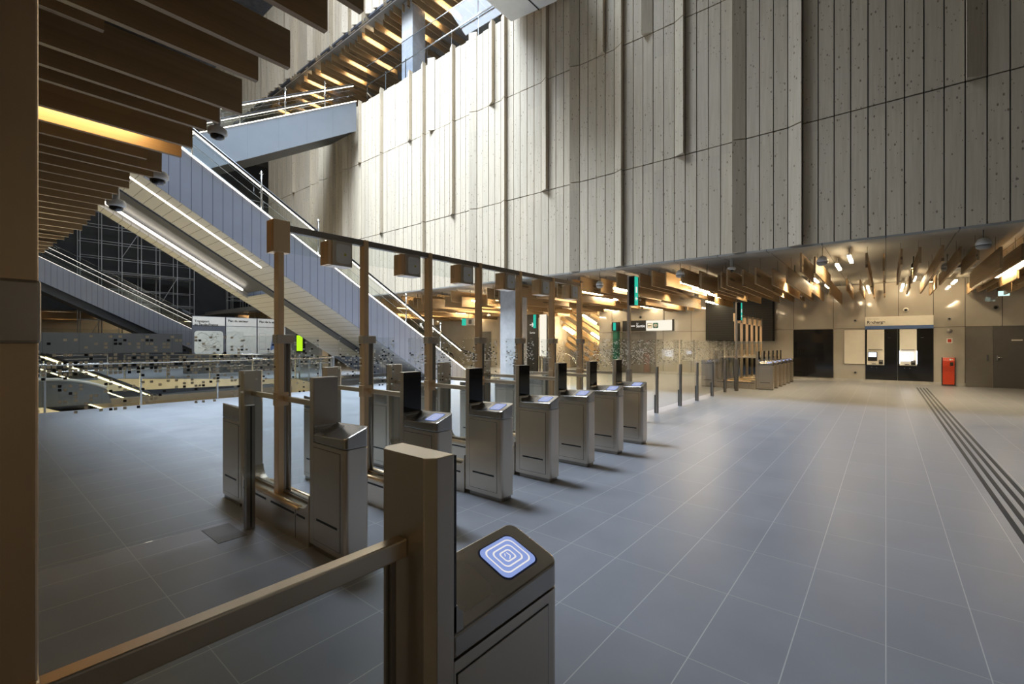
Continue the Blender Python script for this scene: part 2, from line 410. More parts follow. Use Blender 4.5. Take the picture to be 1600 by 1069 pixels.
struct(box('ceiling_beyond', -52, -9, CZ, -46.3, WY+.3, CZ+.3, M['ceil']))
# ceiling above the camera
SY = 1.45
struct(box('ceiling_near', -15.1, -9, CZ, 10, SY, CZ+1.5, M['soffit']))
struct(box('wall_near', -15.1, -9.3, 0, 10, -9, CZ, M['wall_panel']))
struct(box('wall_unseen_shade', -15.1, 2.2, 6.5, 10, 2.5, 25.6, M['concrete'])); struct(box('floor_unseen_shade', -15.1, -9, 6.2, 10, 2.5, 6.5, M['concrete']))  # unseen slab and wall, set out past the fins to shade the floor
struct(box('wall_right', 10, -9, 0, 10.3, FY, 25.6, M['wall_panel']))
struct(box('wall_left', -46.3, -9, CZ, -46, FY, 25.6, M['darkwall']))
struct(box('wall_near_left', -52, -9.3, -5, -15.1, -9, 25.6, M['concrete']))
# roof with its opening
rf = MB(); rf.box(-52, -9, 25.6, -24, FY, 26); rf.box(-11.2, -9, 25.6, 10, FY, 26); rf.box(-24, -9, 25.6, -11.2, 2.5, 26); rf.box(-24, 8.8, 25.6, -11.2, FY, 26)
struct(rf.build('ceiling_roof', M['concrete']))

# tactile strips
for i, x in enumerate((.87, .955, 1.04, 1.125)):
    tag(box('guidance_strip', x-.02, -4, 0, x+.02, 22.1, .004, M['strip']), 'dark guidance strip on the tiled floor, %s of four counted from the gates' % ORD[i], 'floor strip', 'guidance strips on the floor')

# concrete column
struct(box('column', -12.0, 13.85, 0, -11.2, 14.6, CZ, M['concrete'], bevel=.02))
struct(box('column_gallery', -18.6, 14.0, 13.98, -17.75, 14.8, 18.46, M['concrete'], bevel=.02))

# ---------------------------------------------------------------- ticket gates
def rrect(cx, cy, hx, hy, r, n=5):
    pts = []
    for sx, sy, a0 in ((1, 1, 0), (-1, 1, 90), (-1, -1, 180), (1, -1, 270)):
        for k in range(n+1):
            a = math.radians(a0+90*k/n); pts.append((cx+sx*(hx-r)+r*math.cos(a), cy+sy*(hy-r)+r*math.sin(a)))
    return pts
HW = .1
def lid_z(y, u): return .932 + .036*(y/HW) + .018*(u-.73)/.46
def end_unit(root, s):
    """one end of a gate: cabinet, reader lid, upright display; s=1 at the +x end, s=-1 turned half round"""
    e = bpy.data.objects.new('end_unit', None)
    T = Matrix.Rotation(0 if s > 0 else PI, 4, 'Z')
    out = []
    def P(name, mb, mat, parent=root, bevel=0):
        bmesh.ops.transform(mb.bm, matrix=T, verts=mb.bm.verts); o = mb.build(name, mat, parent, bevel); out.append(o); return o
    bpy.data.objects.remove(e)
    # cabinet with rounded outer corners
    def plan(i, u0=.735, u1=1.19, r=.035):
        h = HW-i; p = [(u0, -h)]
        for k in range(7): a = -PI/2+PI/2*k/6; p.append((u1-i-r+r*math.cos(a), -h+r+r*math.sin(a)))
        for k in range(7): a = PI/2*k/6; p.append((u1-i-r+r*math.cos(a), h-r+r*math.sin(a)))
        p.append((u0, h)); return p
    cb = P('cabinet', MB().prism(plan(0), 'z', .045, .835), M['steel'])
    P('plinth', MB().prism(plan(.012), 'z', 0, .045), M['steel_dark'], cb)
    for sy in (-1, 1):
        d = MB().box(.745, sy*HW-.003, .09, 1.125, sy*HW+.003, .80)
        P('service_door', d, M['steel'], cb, .0015)
        P('vent_slot', MB().box(.79, sy*(HW+.0035)-.001, .245, 1.09, sy*(HW+.0035)+.001, .262), M['slot'], cb)
        g = MB()
        for a in ((.742, .087, .745, .803), (1.125, .087, 1.128, .803), (.742, .80, 1.128, .803), (.742, .087, 1.128, .09)):
            g.box(a[0], sy*HW-.0015, a[1], a[2], sy*HW+.0015, a[3])
        P('door_gap', g, M['slot'], cb)
    # reader lid: sloping top
    lb = MB(); pl = plan(.0); A = [lb.bm.verts.new((x, y, .839)) for x, y in pl]; B = [lb.bm.verts.new((x, y, lid_z(y, x))) for x, y in pl]
    n = len(pl); lb.bm.faces.new(A[::-1]); lb.bm.faces.new(B)
    for i in range(n): lb.bm.faces.new((A[i], A[(i+1) % n], B[(i+1) % n], B[i]))
    lid = P('reader_lid', lb, M['lid'], root, .006)
    def on_lid(pts, off, mi=0, mb=None, th=.0012):
        mb = mb or MB()
        A = [mb.bm.verts.new((x, y, lid_z(y, x)+off)) for x, y in pts]; B = [mb.bm.verts.new((x, y, lid_z(y, x)+off+th)) for x, y in pts]
        n = len(pts); fs = [mb.bm.faces.new(A[::-1]), mb.bm.faces.new(B)] + [mb.bm.faces.new((A[i], A[(i+1) % n], B[(i+1) % n], B[i])) for i in range(n)]
        for f in fs: f.material_index = mi
        return mb
    P('scanner_window', on_lid(rrect(.845, 0, .082, .066, .03), -.0002), M['steel_dark'], lid)
    tgt = on_lid(rrect(1.055, 0, .080, .066, .026), -.0002)
    on_lid(rrect(1.055, 0, .075, .061, .024), .0011, 1, tgt)
    def ring(h, k, r):
        # ring between two rounded rectangles
        a = rrect(1.055, 0, h, k, r); b = rrect(1.055, 0, h-.005, k-.005, r-.003)
        za = [tgt.bm.verts.new((x, y, lid_z(y, x)+.0028)) for x, y in a]; zb = [tgt.bm.verts.new((x, y, lid_z(y, x)+.0028)) for x, y in b]
        for i in range(len(a)):
            f = tgt.bm.faces.new((za[i], za[(i+1) % len(a)], zb[(i+1) % len(a)], zb[i])); f.material_index = 2
    ring(.062, .050, .022); ring(.043, .034, .017); ring(.024, .020, .011)
    for p in (((1.05, -.012), (1.062, -.004)), ((1.062, -.004), (1.06, .010)), ((1.045, .002), (1.052, .010))):
        (x0, y0), (x1, y1) = p; d = Vector((x1-x0, y1-y0)).normalized()*.0015; q = (-d.y, d.x)
        on_lid([(x0+q[0], y0+q[1]), (x0-q[0], y0-q[1]), (x1-q[0], y1-q[1]), (x1+q[0], y1+q[1])], .002, 2, tgt)
    P('card_target', tgt, [M['target_dark'], M['target'], M['target_line']], lid)
    # upright display panel, inner corners cut
    c = .022
    dp = P('display_panel', MB().prism([(.66, -HW+c), (.66+c, -HW), (.735, -HW), (.735, HW), (.66+c, HW), (.66, HW-c)], 'z', .045, 1.335), M['steel'], root, .002)
    P('screen', MB().box(.735, -HW+.001, .965, .744, HW-.001, 1.331), M['black'], dp, .001)
    lp = MB().prism([(.7445, .90), (.768, .90), (.765, .944), (.754, .952), (.748, .966), (.7445, .966)], 'y', -HW+.002, HW-.002); P('lip', lp, M['lid'], dp)
    return out
def make_gate():
    root = thing('ticket_gate', 'x', 'ticket gate', group='ticket gates of the long row')
    end_unit(root, 1); end_unit(root, -1)
    pr = [(-.66, .0), (.66, .0)]
    for k in range(8): a = PI/2*k/7; pr.append((.66-.12+.12*math.cos(-a), .40-.12*math.sin(a)))
    for k in range(8): a = PI/2*k/7; pr.append((-.66+.12-.12*math.sin(a), .40-.12*math.cos(a)))
    b = MB().prism(pr, 'y', -HW+.001, HW-.001).build('low_base', M['steel'], root)
    bn = MB().tube([(-.45, -HW+.012, .268), (.5, -HW+.012, .268)], .022, 12); bn.tube([(-.45, HW-.012, .268), (.5, HW-.012, .268)], .022, 12)
    bn.build('bullnose', M['bronze'], b)
    sl = MB()
    for sy in (-1, 1):
        for a, c in ((-.62, -.50), (-.47, -.12), (-.02, .42), (.46, .60)): sl.box(a, sy*HW-.001, .205, c, sy*HW+.001, .222)
    sl.build('vent_slot', M['slot'], b)
    jn = MB()
    for sy in (-1, 1):
        for a in (-.485, .44): jn.box(a-.002, sy*HW-.0007, .02, a+.002, sy*HW+.0007, .255)
    jn.build('joint', M['slot'], b)
    hr = MB().box(-.66, -.018, 1.09, .66, .018, 1.135).build('handrail', M['steel_h'], root, .004)
    MB().box(-.62, -.005, .30, -.06, .005, 1.09).box(.06, -.005, .30, .62, .005, 1.09).build('infill_glass', M['glass'], root)
    st = MB().box(-.058, -.012, .28, -.045, .012, 1.09).box(.62, -.012, .28, .632, .012, 1.09).box(-.63, -.02, .28, .63, .02, .30)
    st.build('glass_channel', M['steel_dark'], root)
    po = MB().box(-.045, -.062, .28, .045, -.012, 2.66).build('portal_post', M['bronze'], root, .003)
    lp = MB().tube([(0, .035, .28), (0, .035, 1.60)], .032, 14).box(-.025, -.015, .28, .025, .05, 1.60).build('leaf_post', M['steel_dark'], root)
    MB().box(-.0465, -.075, 1.60, .0465, .075, 1.68).build('post_cap', M['steel'], root, .004)
    MB().box(-.0465, -.07, 1.05, .0465, .03, 1.17).build('rail_clamp', M['bronze'], root, .004)
    for sy in (-1, 1):
        y0, y1 = sorted((sy*.07, sy*.325))
        MB().box(-.006, y0, .32, .006, y1, 1.665).build('glass_leaf', M['glass_small'], root)
    return root
gate = make_gate()
GX = -4.16; GY = [1.845+.853*i for i in range(7)]
glab = ['stainless ticket gate with a blank grey display, at the dark barrier post, no lit reader',
        'stainless ticket gate with blue reader, second in the long row, beside the grey-display gate',
        'stainless ticket gate with blue reader, third in the long row from the dark barrier post',
        'stainless ticket gate with blue reader, middle one of the seven in the long row',
        'stainless ticket gate with blue reader, fifth in the long row from the dark barrier post',
        'stainless ticket gate with blue reader, last but one before the dotted glass screens',
        'stainless ticket gate with blue reader, last of the long row, against the dotted glass screens']
def set_mat(o, i, m): o.material_slots[i].link = 'OBJECT'; o.material_slots[i].material = m
def walk(o):
    yield o
    for c in o.children: yield from walk(c)
gates = []
for i, y in enumerate(GY):
    g = gate if i == 0 else copy_tree(gate)
    g.location = (GX, y, 0); g['label'] = glab[i]; gates.append(g)
# rows beyond: six more gates, smaller in the distance
for i in range(6):
    g = copy_tree(gate); g.location = (GX, 17.75+.85*i, 0)
    g['label'] = 'distant steel ticket gate before the black louvred wall, %s of six from the glass screens' % ORD[i]; g['group'] = 'ticket gates of the distant row'
# the gate one stands beside, turned to the row
g = copy_tree(gate); g.location = (-.9, .0205, 0); g.rotation_euler = (0, 0, PI/2)
g['label'] = 'big ticket gate cut by the frame edge, glowing ringed reader on its sloping lid'; g['group'] = 'ticket gates set across the row'
for o in list(walk(g)):
    if o.name.startswith('glass_leaf'): bpy.data.objects.remove(o)
# the first gate of the row has a grey display and no lit target
for o in list(walk(gates[0])):
    n = o.name.split('.')[0]
    if n == 'screen': set_mat(o, 0, M['greyscreen'])
    if n == 'card_target': bpy.data.objects.remove(o)

# portal beams with their display boxes
def portal(ys, x, lab, grp, labd):
    t = thing('portal_beam', lab, 'portal beam', (x, ys[0], 0))
    L = ys[-1]-ys[0]
    MB().box(-.03, -.06, 2.60, .03, L+.04, 2.66).build('beam', M['steel_dark'], t, .003)
    MB().box(-.07, -.115, 2.40, .07, .03, 2.685).build('beam_end_box', M['bronze'], t, .004)
    for a, b in zip(ys, ys[1:]):
        MB().box(-.005, a-ys[0]+.02, 2.415, .005, b-ys[0]-.07, 2.60).build('transom_glass', M['glass'], t)
    first = None
    for i, (a, b) in enumerate(zip(ys, ys[1:])):
        if first is None:
            d = thing('lane_display', '', 'lane display')
            MB().box(-.075, -.10, -.12, .075, .11, .12).build('housing', M['steel'], d, .004)
            MB().box(-.09, -.135, -.115, .06, -.10, .115).build('bracket', M['bronze'], d, .003)
            f = MB().prism(rrect(.012, .0, .078, .092, .03), 'x', .075, .080).build('face', M['face_grey'], d)
            MB().prism([(.03+.012*math.cos(k*PI/5), -.005+.012*math.sin(k*PI/5)) for k in range(10)], 'x', .080, .082).build('arrow_sticker', M['sticker'], f)
            MB().tube([(0, 0, .12), (0, 0, .15)], .02, 8).build('hanger', M['steel_dark'], d)
            first = d
        else: d = copy_tree(first)
        d.location = (x+.01, a+.52, 2.47); d['group'] = grp; d['label'] = labd % ORD[i]
    return t
portal(GY, GX, 'long bronze beam on tall posts across the row of seven gates', 'display boxes over the lanes', 'grey display box under the long bronze beam, %s from the beam end box')
portal([17.75+.85*i for i in range(6)], GX, 'far beam on pale posts before the black louvred wall', 'display boxes over the far lanes', 'small display box under the distant beam, %s from the glass screens')

# ---------------------------------------------------------------- glass screens with dotted film
def screen_post(x, y, lab, grp):
    t = thing('screen_post', lab, 'glass screen post', (x, y, 0), group=grp)
    MB().box(-.02, -.035, 0, .03, .035, 1.07).build('post', M['steel_dark'], t, .003)
    MB().box(-.05, -.028, 0, -.022, .028, .42).build('shoe', M['black'], t, .002)
    MB().box(.031, -.006, .02, .034, .006, 1.06).build('groove', M['slot'], t)
    return t
def screen(x, y0, y1, lab, mat, grp, z0=.11):
    o = MB().box(-.006, 0, z0, .006, y1-y0, 1.70).build('glass_screen', M[mat]); o.location = (x, y0, 0)
    return tag(o, lab, 'glass screen', grp)
py = [10.2, 11.75, 13.1, 14.55, 15.98, 17.35]
for i, y in enumerate(py): screen_post(-4.07, y, 'dark steel post of the glass screens, %s of six after the green sign pole' % ORD[i], 'posts of the glass screens')
ys = [7.25, 8.80] + py
for i, (a, b) in enumerate(zip(ys, ys[1:])):
    screen(-4.09, a+.055, b-.055, 'dotted glass screen, pane %s of seven between the long gate row and the distant gates' % ORD[i], 'glass_mid', 'glass screens')
screen_post(-4.25, 1.60, 'dark barrier post on the floor before the grey-display gate', 'posts of the glass screens')
screen(-4.28, -1.4, 1.56, 'large glass screen with dark and pale square dots beside the big column', 'glass_big', 'glass screens')
def sign_pole(x, y, lab, h, arrow):
    t = thing('sign_pole', lab, 'sign pole', (x, y, 0))
    MB().box(-.03, -.03, 0, .03, .03, h).build('pole', M['steel'], t, .003)
    MB().box(-.05, -.05, 0, .05, .05, 1.07).build('pole_base', M['steel_dark'], t, .003)
    s = MB().box(.032, -.07, h-.62, .15, .10, h-.02).build('sign_box', M['black'], t, .004)
    MB().box(.15, -.062, h-.61, .156, .092, h-.03).build('green_face', M['green_sign'], s)
    MB().box(.033, -.075, h-.61, .148, -.0701, h-.03).build('side_panel', M['black'], s)
    m = MB().box(.156, -.02, h-.36, .159, .045, h-.24)
    zc = h-.48
    m.box(.156, -.01, zc-.012, .159, .065, zc+.012); m.prism([(-.04, zc), (.005, zc-.045), (.005, zc+.045)], 'x', .156, .159)
    m.build('pictogram', M['ink_white'], s)
    return t
sign_pole(-4.1, 8.80, 'tall slim pole carrying a black box with green lit arrow, after the seventh gate', 3.0, 1)
sign_pole(-3.9, 16.7, 'distant slim pole with narrow green lit sign before black louvres', 3.0, 1)

# ---------------------------------------------------------------- ceiling fins and lamps
def fin_mesh(h, drop):
    mb = MB().box(-.022, 0, 0, .022, 1, h)
    for y in (.15, .85): mb.box(-.003, y-.003, h, .003, y+.003, h+drop, 1)
    return mb
def fin_master(h, drop):
    o = fin_mesh(h, drop).build('ceiling_fin', [M['fin'], M['wire']])
    COL.objects.unlink(o); return o.data
def fin(me, x, y, z, L, lab, grp):
    o = bpy.data.objects.new('ceiling_fin', me); COL.objects.link(o); o.location = (x, y, z); o.scale = (1, L, 1)
    return tag(o, lab, 'ceiling fin', grp)
# over the hall edge, above the gates
ends = [(-2.45, 1.55), (-2.78, 1.50), (-3.36, 1.53), (-3.71, 1.45), (-4.35, 1.57), (-4.68, 1.50), (-4.94, 1.48), (-5.49, 1.52), (-5.85, 1.52), (-6.2, 1.30), (-6.55, 1.51), (-6.82, 1.49), (-7.2, 1.34), (-7.55, 1.40), (-7.95, 1.36), (-8.33, 1.36), (-8.75, 1.35), (-9.15, 1.33), (-9.54, 1.36), (-9.95, 1.36), (-10.4, 1.38), (-10.96, 1.39), (-11.4, 1.33), (-11.85, 1.32), (-12.24, 1.30), (-12.75, 1.25), (-13.25, 1.24), (-13.75, 1.22), (-14.3, 1.21)]
rf_ = random.Random(9)
hs = [(.30, .15), (.27, .18), (.33, .12), (.24, .21)]
masters = {k: fin_master(*k) for k in hs}
for i, (x, y) in enumerate(ends):
    k = hs[rf_.randrange(3)]
    L = 7.5
    o = fin(masters[k], x, y-L, CZ-.45, L, 'brown timber fin under the dark near ceiling, %s counted from the atrium corner' % ORD[i], 'timber fins under the dark ceiling')
for i, (x, y) in enumerate([(-1.9, 1.5), (-1.35, 1.3), (-.7, 1.5), (.1, 1.4), (.9, 1.5)]):
    fin(masters[hs[0]], x, y-6, CZ-.45, 6, 'timber fin end showing at the top edge of the hall, %s from the roof-light side' % ORD[i], 'timber fins under the dark ceiling')
# shorter fins tucked between
for i, (x, y) in enumerate([(-3.05, .95), (-4.05, .62), (-5.2, .35), (-6.0, .2), (-7.0, .5)]):
    fin(masters[hs[3]], x, y-4, CZ-.36, 4, 'shorter timber fin set back between longer ones, %s from the atrium corner' % ORD[i], 'timber fins under the dark ceiling')

def zone(x, y):
    if x > -1.6: return ('hung timber fin in the ceiling before the recharge machines', 'ceiling fins before the recharge machines')
    if x > -7.5: return ('hung timber fin in the ceiling over the glass screens and distant gates', 'ceiling fins over the distant gates')
    if x > -13: return ('hung timber fin in the ceiling in front of the exit sign wall', 'ceiling fins before the exit sign wall')
    return ('hung timber fin in the bright ceiling behind the concrete column', 'ceiling fins behind the concrete column')
lampxy = [(-.72, 14.3), (-1.06, 15.6), (-1.9, 18.6), (-1.75, 20.8), (-.55, 22.3), (.5, 22.4), (.75, 20.2), (2.45, 17.2), (2.47, 15.4), (3.2, 20.2), (1.9, 22.2), (-5.15, 16.2), (-5.26, 18.4), (-7.13, 18.3), (-8.5, 14.2), (-7.25, 14.4), (-8.7, 19.4), (-4.92, 14.3), (-4.33, 20.8), (-12.94, 14.3), (-15.68, 15.0), (-18.7, 16.6), (-13.8, 17.6), (-10.4, 16.2), (-10.3, 20.6), (-16.6, 19.2), (-20.5, 19.5), (-21.5, 14.8), (-18.0, 14.2), (-23.5, 17.4), (-13.0, 20.8), (-6.3, 21.6), (-9.1, 16.6), (-11.7, 18.9), (-14.7, 22.0), (-17.5, 21.4), (-20.0, 17.0), (-22.4, 22.0), (-12.0, 22.2), (-9.6, 22.0), (-24.6, 20.2), (-7.6, 20.9), (-14.3, 14.6), (-17.0, 16.6), (-19.6, 14.6), (-22.6, 16.0), (-16.0, 17.0), (-21.0, 17.4)]
def add_lamp(me, x, y, z, lab, grp):
    o = bpy.data.objects.new('ceiling_lamp', me); COL.objects.link(o); o.location = (x, y, z); return tag(o, lab, 'ceiling lamp', grp)
lm = MB().box(-.035, 0, 0, .035, 1.15, .05).box(-.037, -.005, .05, .037, 1.155, .075, 1).box(-.004, .2, .075, .004, .208, .26, 1).box(-.004, .9, .075, .004, .908, .26, 1)
lo = lm.build('ceiling_lamp', [M['lamp'], M['grey_dome']]); LAMP = lo.data; COL.objects.unlink(lo)
ll = MB().box(-.04, 0, 0, .04, 1.7, .05).box(-.042, -.005, .05, .042, 1.705, .075, 1).box(-.004, .3, .075, .004, .308, .56, 1).box(-.004, 1.4, .075, .004, 1.408, .56, 1).build('ceiling_lamp', [M['lamp'], M['grey_dome']])
LAMPL = ll.data; COL.objects.unlink(ll)
for x, y in lampxy:
    z_ = zone(x, y); low = x < -4.8 or x > 2.4
    add_lamp(LAMPL if low else LAMP, x, y, CZ-(.56 if low else .26), z_[0].replace('hung timber fin', 'glowing tube lamp'), z_[1].replace('fins', 'lamps'))
rz = random.Random(21)
farh = [(.50, .10), (.44, .16), (.36, .26), (.46, .34)]
fm = {k: fin_master(*k) for k in farh}
x = -25.0; n_f = 0
while x < 5.2:
    y = WY + .45 + rz.random()*1.1*(rz.random() > .45)
    dens = .72 if -1.4 < x < 1.6 else .88
    while y < FY-.5:
        L = rz.uniform(2.2, 5.2); L = min(L, FY-.15-y)
        if rz.random() < dens and L > .6:
            k = farh[rz.randrange(4)] if x < -1.4 or x > 1.6 else farh[rz.choice((1, 2, 2))]
            clash = (-7 < x < -3.8 and y+L > FY-.5) or any(abs(x-lx) < .075 and y < ly+1.8 and y+L > ly-.1 for lx, ly in lampxy)
            if not clash:
                a = zone(x, y); fin(fm[k], x, y, CZ-k[0]-k[1], L, a[0], a[1]); n_f += 1
        y += L + rz.choice((.06, .1, .5, 1.2))
    x += rz.choice((.26, .32, .38))
# under the upper gallery
x = -33.5; i = 0
gm = fin_master(.36, .13)
gl = []
while x < -8:
    L = rz.uniform(2.5, 5.5)
    fin(gm, x, WY+.25+.3*rz.random(), 17.97, L, 'timber fin under the upper gallery ceiling behind the glass balustrade', 'gallery ceiling fins')
    if i % 3 == 1: gl.append((x+.21, WY+.6+rz.random()*1.6))
    x += .42; i += 1
for x, y in gl: add_lamp(LAMP, x, y, 18.2, 'glowing tube lamp under the upper gallery ceiling', 'gallery ceiling lamps')
# one lamp behind the glowing fin; the rest added unseen for warm light
lo = MB().box(-.035, 0, 0, .035, 1.15, .05).box(-.037, -.005, .05, .037, 1.155, .075, 1).box(-.004, .2, .075, .004, .208, .26, 1).box(-.004, .9, .075, .004, .908, .26, 1).build('ceiling_lamp', [M['lamp_dim'], M['grey_dome']])
LAMPD = lo.data; COL.objects.unlink(lo)
LAMPS = LAMPD.copy(); LAMPS.materials[0] = M['lamp_soft']
for i, (x, y, m) in enumerate([(-5.85+.16, .05, LAMPS), (-8.5, -2.6, LAMPD), (-10.7, -2.2, LAMPD), (-3.9, -5.2, LAMPD), (-1.6, -5.6, LAMPS), (.55, -5.9, LAMP), (2.2, -4.6, LAMPS), (-2.4, -7.6, LAMPS), (1.5, -7.6, LAMP), (4.2, -5.2, LAMPS)]):
    add_lamp(m, x, y, CZ-.26, 'warm tube lamp added unseen among the dark near fins, %s from the atrium corner' % ORD[i], 'lamps among the near fins')

# fins and lamps of the low ceilings far away
rz = random.Random(5)
for i in range(16):
    x = -40.5+i*.62
    fin(fm[farh[rz.randrange(3)]], x, WY+.5+rz.random(), CZ-.55, rz.uniform(2, 4), 'far timber fin in the low ceiling above the map boards', 'ceiling fins above the map boards')
for x, y in ((-38.7, 14.6), (-35.2, 15.5), (-32.4, 14.8), (-29, 16.0), (-26.3, 14.4)): add_lamp(LAMP, x, y, CZ-.26, 'far glowing tube lamp in the low ceiling above the map boards', 'ceiling lamps above the map boards')
for i in range(10):
    fin(fm[farh[rz.randrange(3)]], -51.4+i*.5, rz.uniform(0, 3), CZ-.55, rz.uniform(3, 6), 'far timber fin in the low ceiling under the distant escalator', 'ceiling fins under the distant escalator')
for x, y in ((-49.8, 4.3), (-48.2, 7.2), (-47.1, 1.8), (-50.6, 9.5)): add_lamp(LAMP, x, y, CZ-.26, 'far glowing tube lamp in the low ceiling under the distant escalator', 'ceiling lamps under the distant escalator')

# ---------------------------------------------------------------- escalators
def escalator(lab, x0, W, zt, Ya, Yb, ch, mat, sof, rise_end=None, stanch=True, outer=1.45, led='led', glassm='glass_rail'):
    """zt(y): top edge of the side cladding; x0: the side nearest the gates"""
    t = thing('escalator', lab, 'escalator', (x0, Yb, 0), group='escalators of the hall')
    X = lambda x: x - x0
    Yr = lambda y: y - Yb
    def strip(xa, xb, lo, hi, ya=Ya, yb=Yb):
        return MB().prism([(Yr(ya), zt(ya)+lo), (Yr(yb), zt(yb)+lo), (Yr(yb), zt(yb)+hi), (Yr(ya), zt(ya)+hi)], 'x', xa, xb)
    def side(xa, xb):
        # cladding cut off where it meets the floor
        lo = [(y, max(zt(y)-ch, .002)) for y in [Ya+(Yb-Ya)*k/24 for k in range(25)]]
        return MB().prism([(Yr(y), z) for y, z in lo] + [(Yr(Yb), zt(Yb)), (Yr(Ya), zt(Ya))], 'x', xa, xb)
    (side(-.06, 0) if sof != 'recess' else strip(-.06, 0, -.7, 0)).build('cladding', M[mat], t); side(-W, -W+.06).build('cladding', M[mat], t)
    ylow = [Ya+(Yb-Ya)*k/60 for k in range(61)]
    ys_ = [y for y in ylow if zt(y)-ch > .01]
    if len(ys_) > 1:
        ya, yb = ys_[0], ys_[-1]
        if sof != 'recess':
            strip(-W+.06, -.06, -ch, -ch+.08, ya, yb).build('underside', M[sof], t)
    # steps
    n = int((Yb-Ya)/.4); pts = []
    for k in range(n+1):
        y = Ya+(Yb-Ya)*k/n; z = zt(y)-.22; pts.append((y, z))
        if k < n: pts.append((y, zt(Ya+(Yb-Ya)*(k+1)/n)-.22) if zt(Yb) > zt(Ya) else (Ya+(Yb-Ya)*(k+1)/n, z))
    pts += [(Yb, zt(Yb)-.5 if zt(Yb)-.5 > .01 else .005), (Ya, zt(Ya)-.5)]
    MB().prism([(Yr(y), z) for y, z in pts], 'x', -W+.3, -.3).build('steps', M['step'], t)
    for xg in (-.28, -W+.28):  # two balustrades
        strip(xg-.006, xg+.006, -.2, .90).build('glass_balustrade', M[glassm], t)
        hp = [(xg, Yr(Ya), zt(Ya)+.95), (xg, Yr(Yb), zt(Yb)+.95)]
        if rise_end:
            ze = zt(Yb)+.95
            hp += [(xg, Yr(Yb+.5), ze-.12), (xg, Yr(Yb+.85), ze-.25), (xg, Yr(Yb+.95), ze-.42), (xg, Yr(Yb+.8), ze-.55)]
        h = MB().tube(hp, .045, 8).build('handrail', M['handrail'], t)
        strip(xg-.02, xg+.02, .865, .89).build('light_strip', M[led], t)
        if led == 'led_y': strip(xg-.02, xg+.02, .50, .53).build('light_strip', M[led], t)
    strip(.002, .020, -.022, .012).build('light_strip', M[led], t)
    strip(-.10, -.02, .003, .03).build('edge_trim', M['chrome'], t)
    if stanch:
        k = Ya+1.2
        while k < Yb-.4:
            z = zt(k)
            st = MB().tube([(-.03, Yr(k), z), (-.03, Yr(k), z+.12), (.02, Yr(k)-.02, z+.2), (.02, Yr(k)-.02, z+1.25)], .026, 6)
            st.box(-.02, Yr(k)-.07, z+1.16, .06, Yr(k)+.03, z+1.185); st.box(-.02, Yr(k)-.07, z+.55, .06, Yr(k)+.03, z+.575)
            st.build('stanchion', M['chrome'], t); k += 1.9
        for dz in (.32, .60): strip(.012, .024, dz, dz+.012).build('cable', M['chrome'], t)
    if outer:
        strip(-W+.01, -W+.022, .0, outer).build('guard_glass', M[glassm], t)
        strip(-W+.005, -W+.03, outer, outer+.015).build('guard_edge', M['chrome'], t)
    return t
zE1 = lambda y: 5.40-.602*(y-7)
e = escalator('long escalator with blue-grey cladding sloping down to the floor behind the gates', -15.5, 2.1, zE1, -4.5, 15.35, 1.58, 'clad', 'plank_white', True)
def sl(x0, x1, lo, hi, ya, yb, z=zE1):
    return MB().prism([(ya, z(ya)+lo), (yb, z(yb)+lo), (yb, z(yb)+hi), (ya, z(ya)+hi)], 'x', x0, x1)
def under(t, name, mb, mat):
    o = mb.build(name, M[mat]); o.parent = t; o.matrix_parent_inverse = Matrix.Translation(-Vector(t.location)); return o
under(e, 'underside_light', sl(-16.22, -16.14, -1.60, -1.57, -3, 6.45), 'led')
e2 = escalator('second long escalator alongside, its underside recess holding a bright light strip', -18.35, 2.7, zE1, -4.5, 15.35, 1.58, 'clad', 'recess', True, stanch=False, outer=0)
under(e2, 'underside', sl(-21.05, -18.35, -1.58, -1.50, 7.6, 11.7), 'plank_white')
under(e2, 'underside', sl(-21.05, -20.35, -1.58, -1.50, -4.4, 7.6), 'plank_white')
under(e2, 'recess_lining', sl(-20.4, -18.4, -1.35, -1.25, -4.4, 7.6), 'darkbeam')
under(e2, 'recess_edge', sl(-20.4, -20.36, -1.58, -1.1, -4.4, 7.6), 'concrete')
under(e2, 'underside_light', sl(-20.02, -19.90, -1.52, -1.46, -3, 7.25), 'led')
tag(sl(-18.25, -17.65, -1.62, -.9, -4.5, 12.0).build('truss_beam', M['darkbeam']), 'dark blue-grey beam running up between the two long escalators', 'beam')
zE2 = lambda y: 14.35+.592*(y-13.4)
escalator('upper escalator with smooth pale grey side, rising to the gallery above the slatted wall', -21.2, 2.6, zE2, -5, 13.1, 1.55, 'clad_plain', 'darksoffit', None, stanch=True, outer=1.4)
zE3 = lambda y: 6.96-.535*(y-3.11)
e3 = escalator('distant escalator with blue-grey cladding behind the map boards', -40, 2.3, zE3, -5, 15.0, 1.5, 'clad', 'darkbeam', True, stanch=False, outer=1.6, led='led_dim')
under(e3, 'underside_light', sl(-41.1, -40.95, -1.56, -1.50, -1, 5.2, zE3), 'led')
under(e3, 'truss', sl(-42.2, -40.35, -2.0, -1.5, -4.5, 11.0, zE3), 'darkbeam')
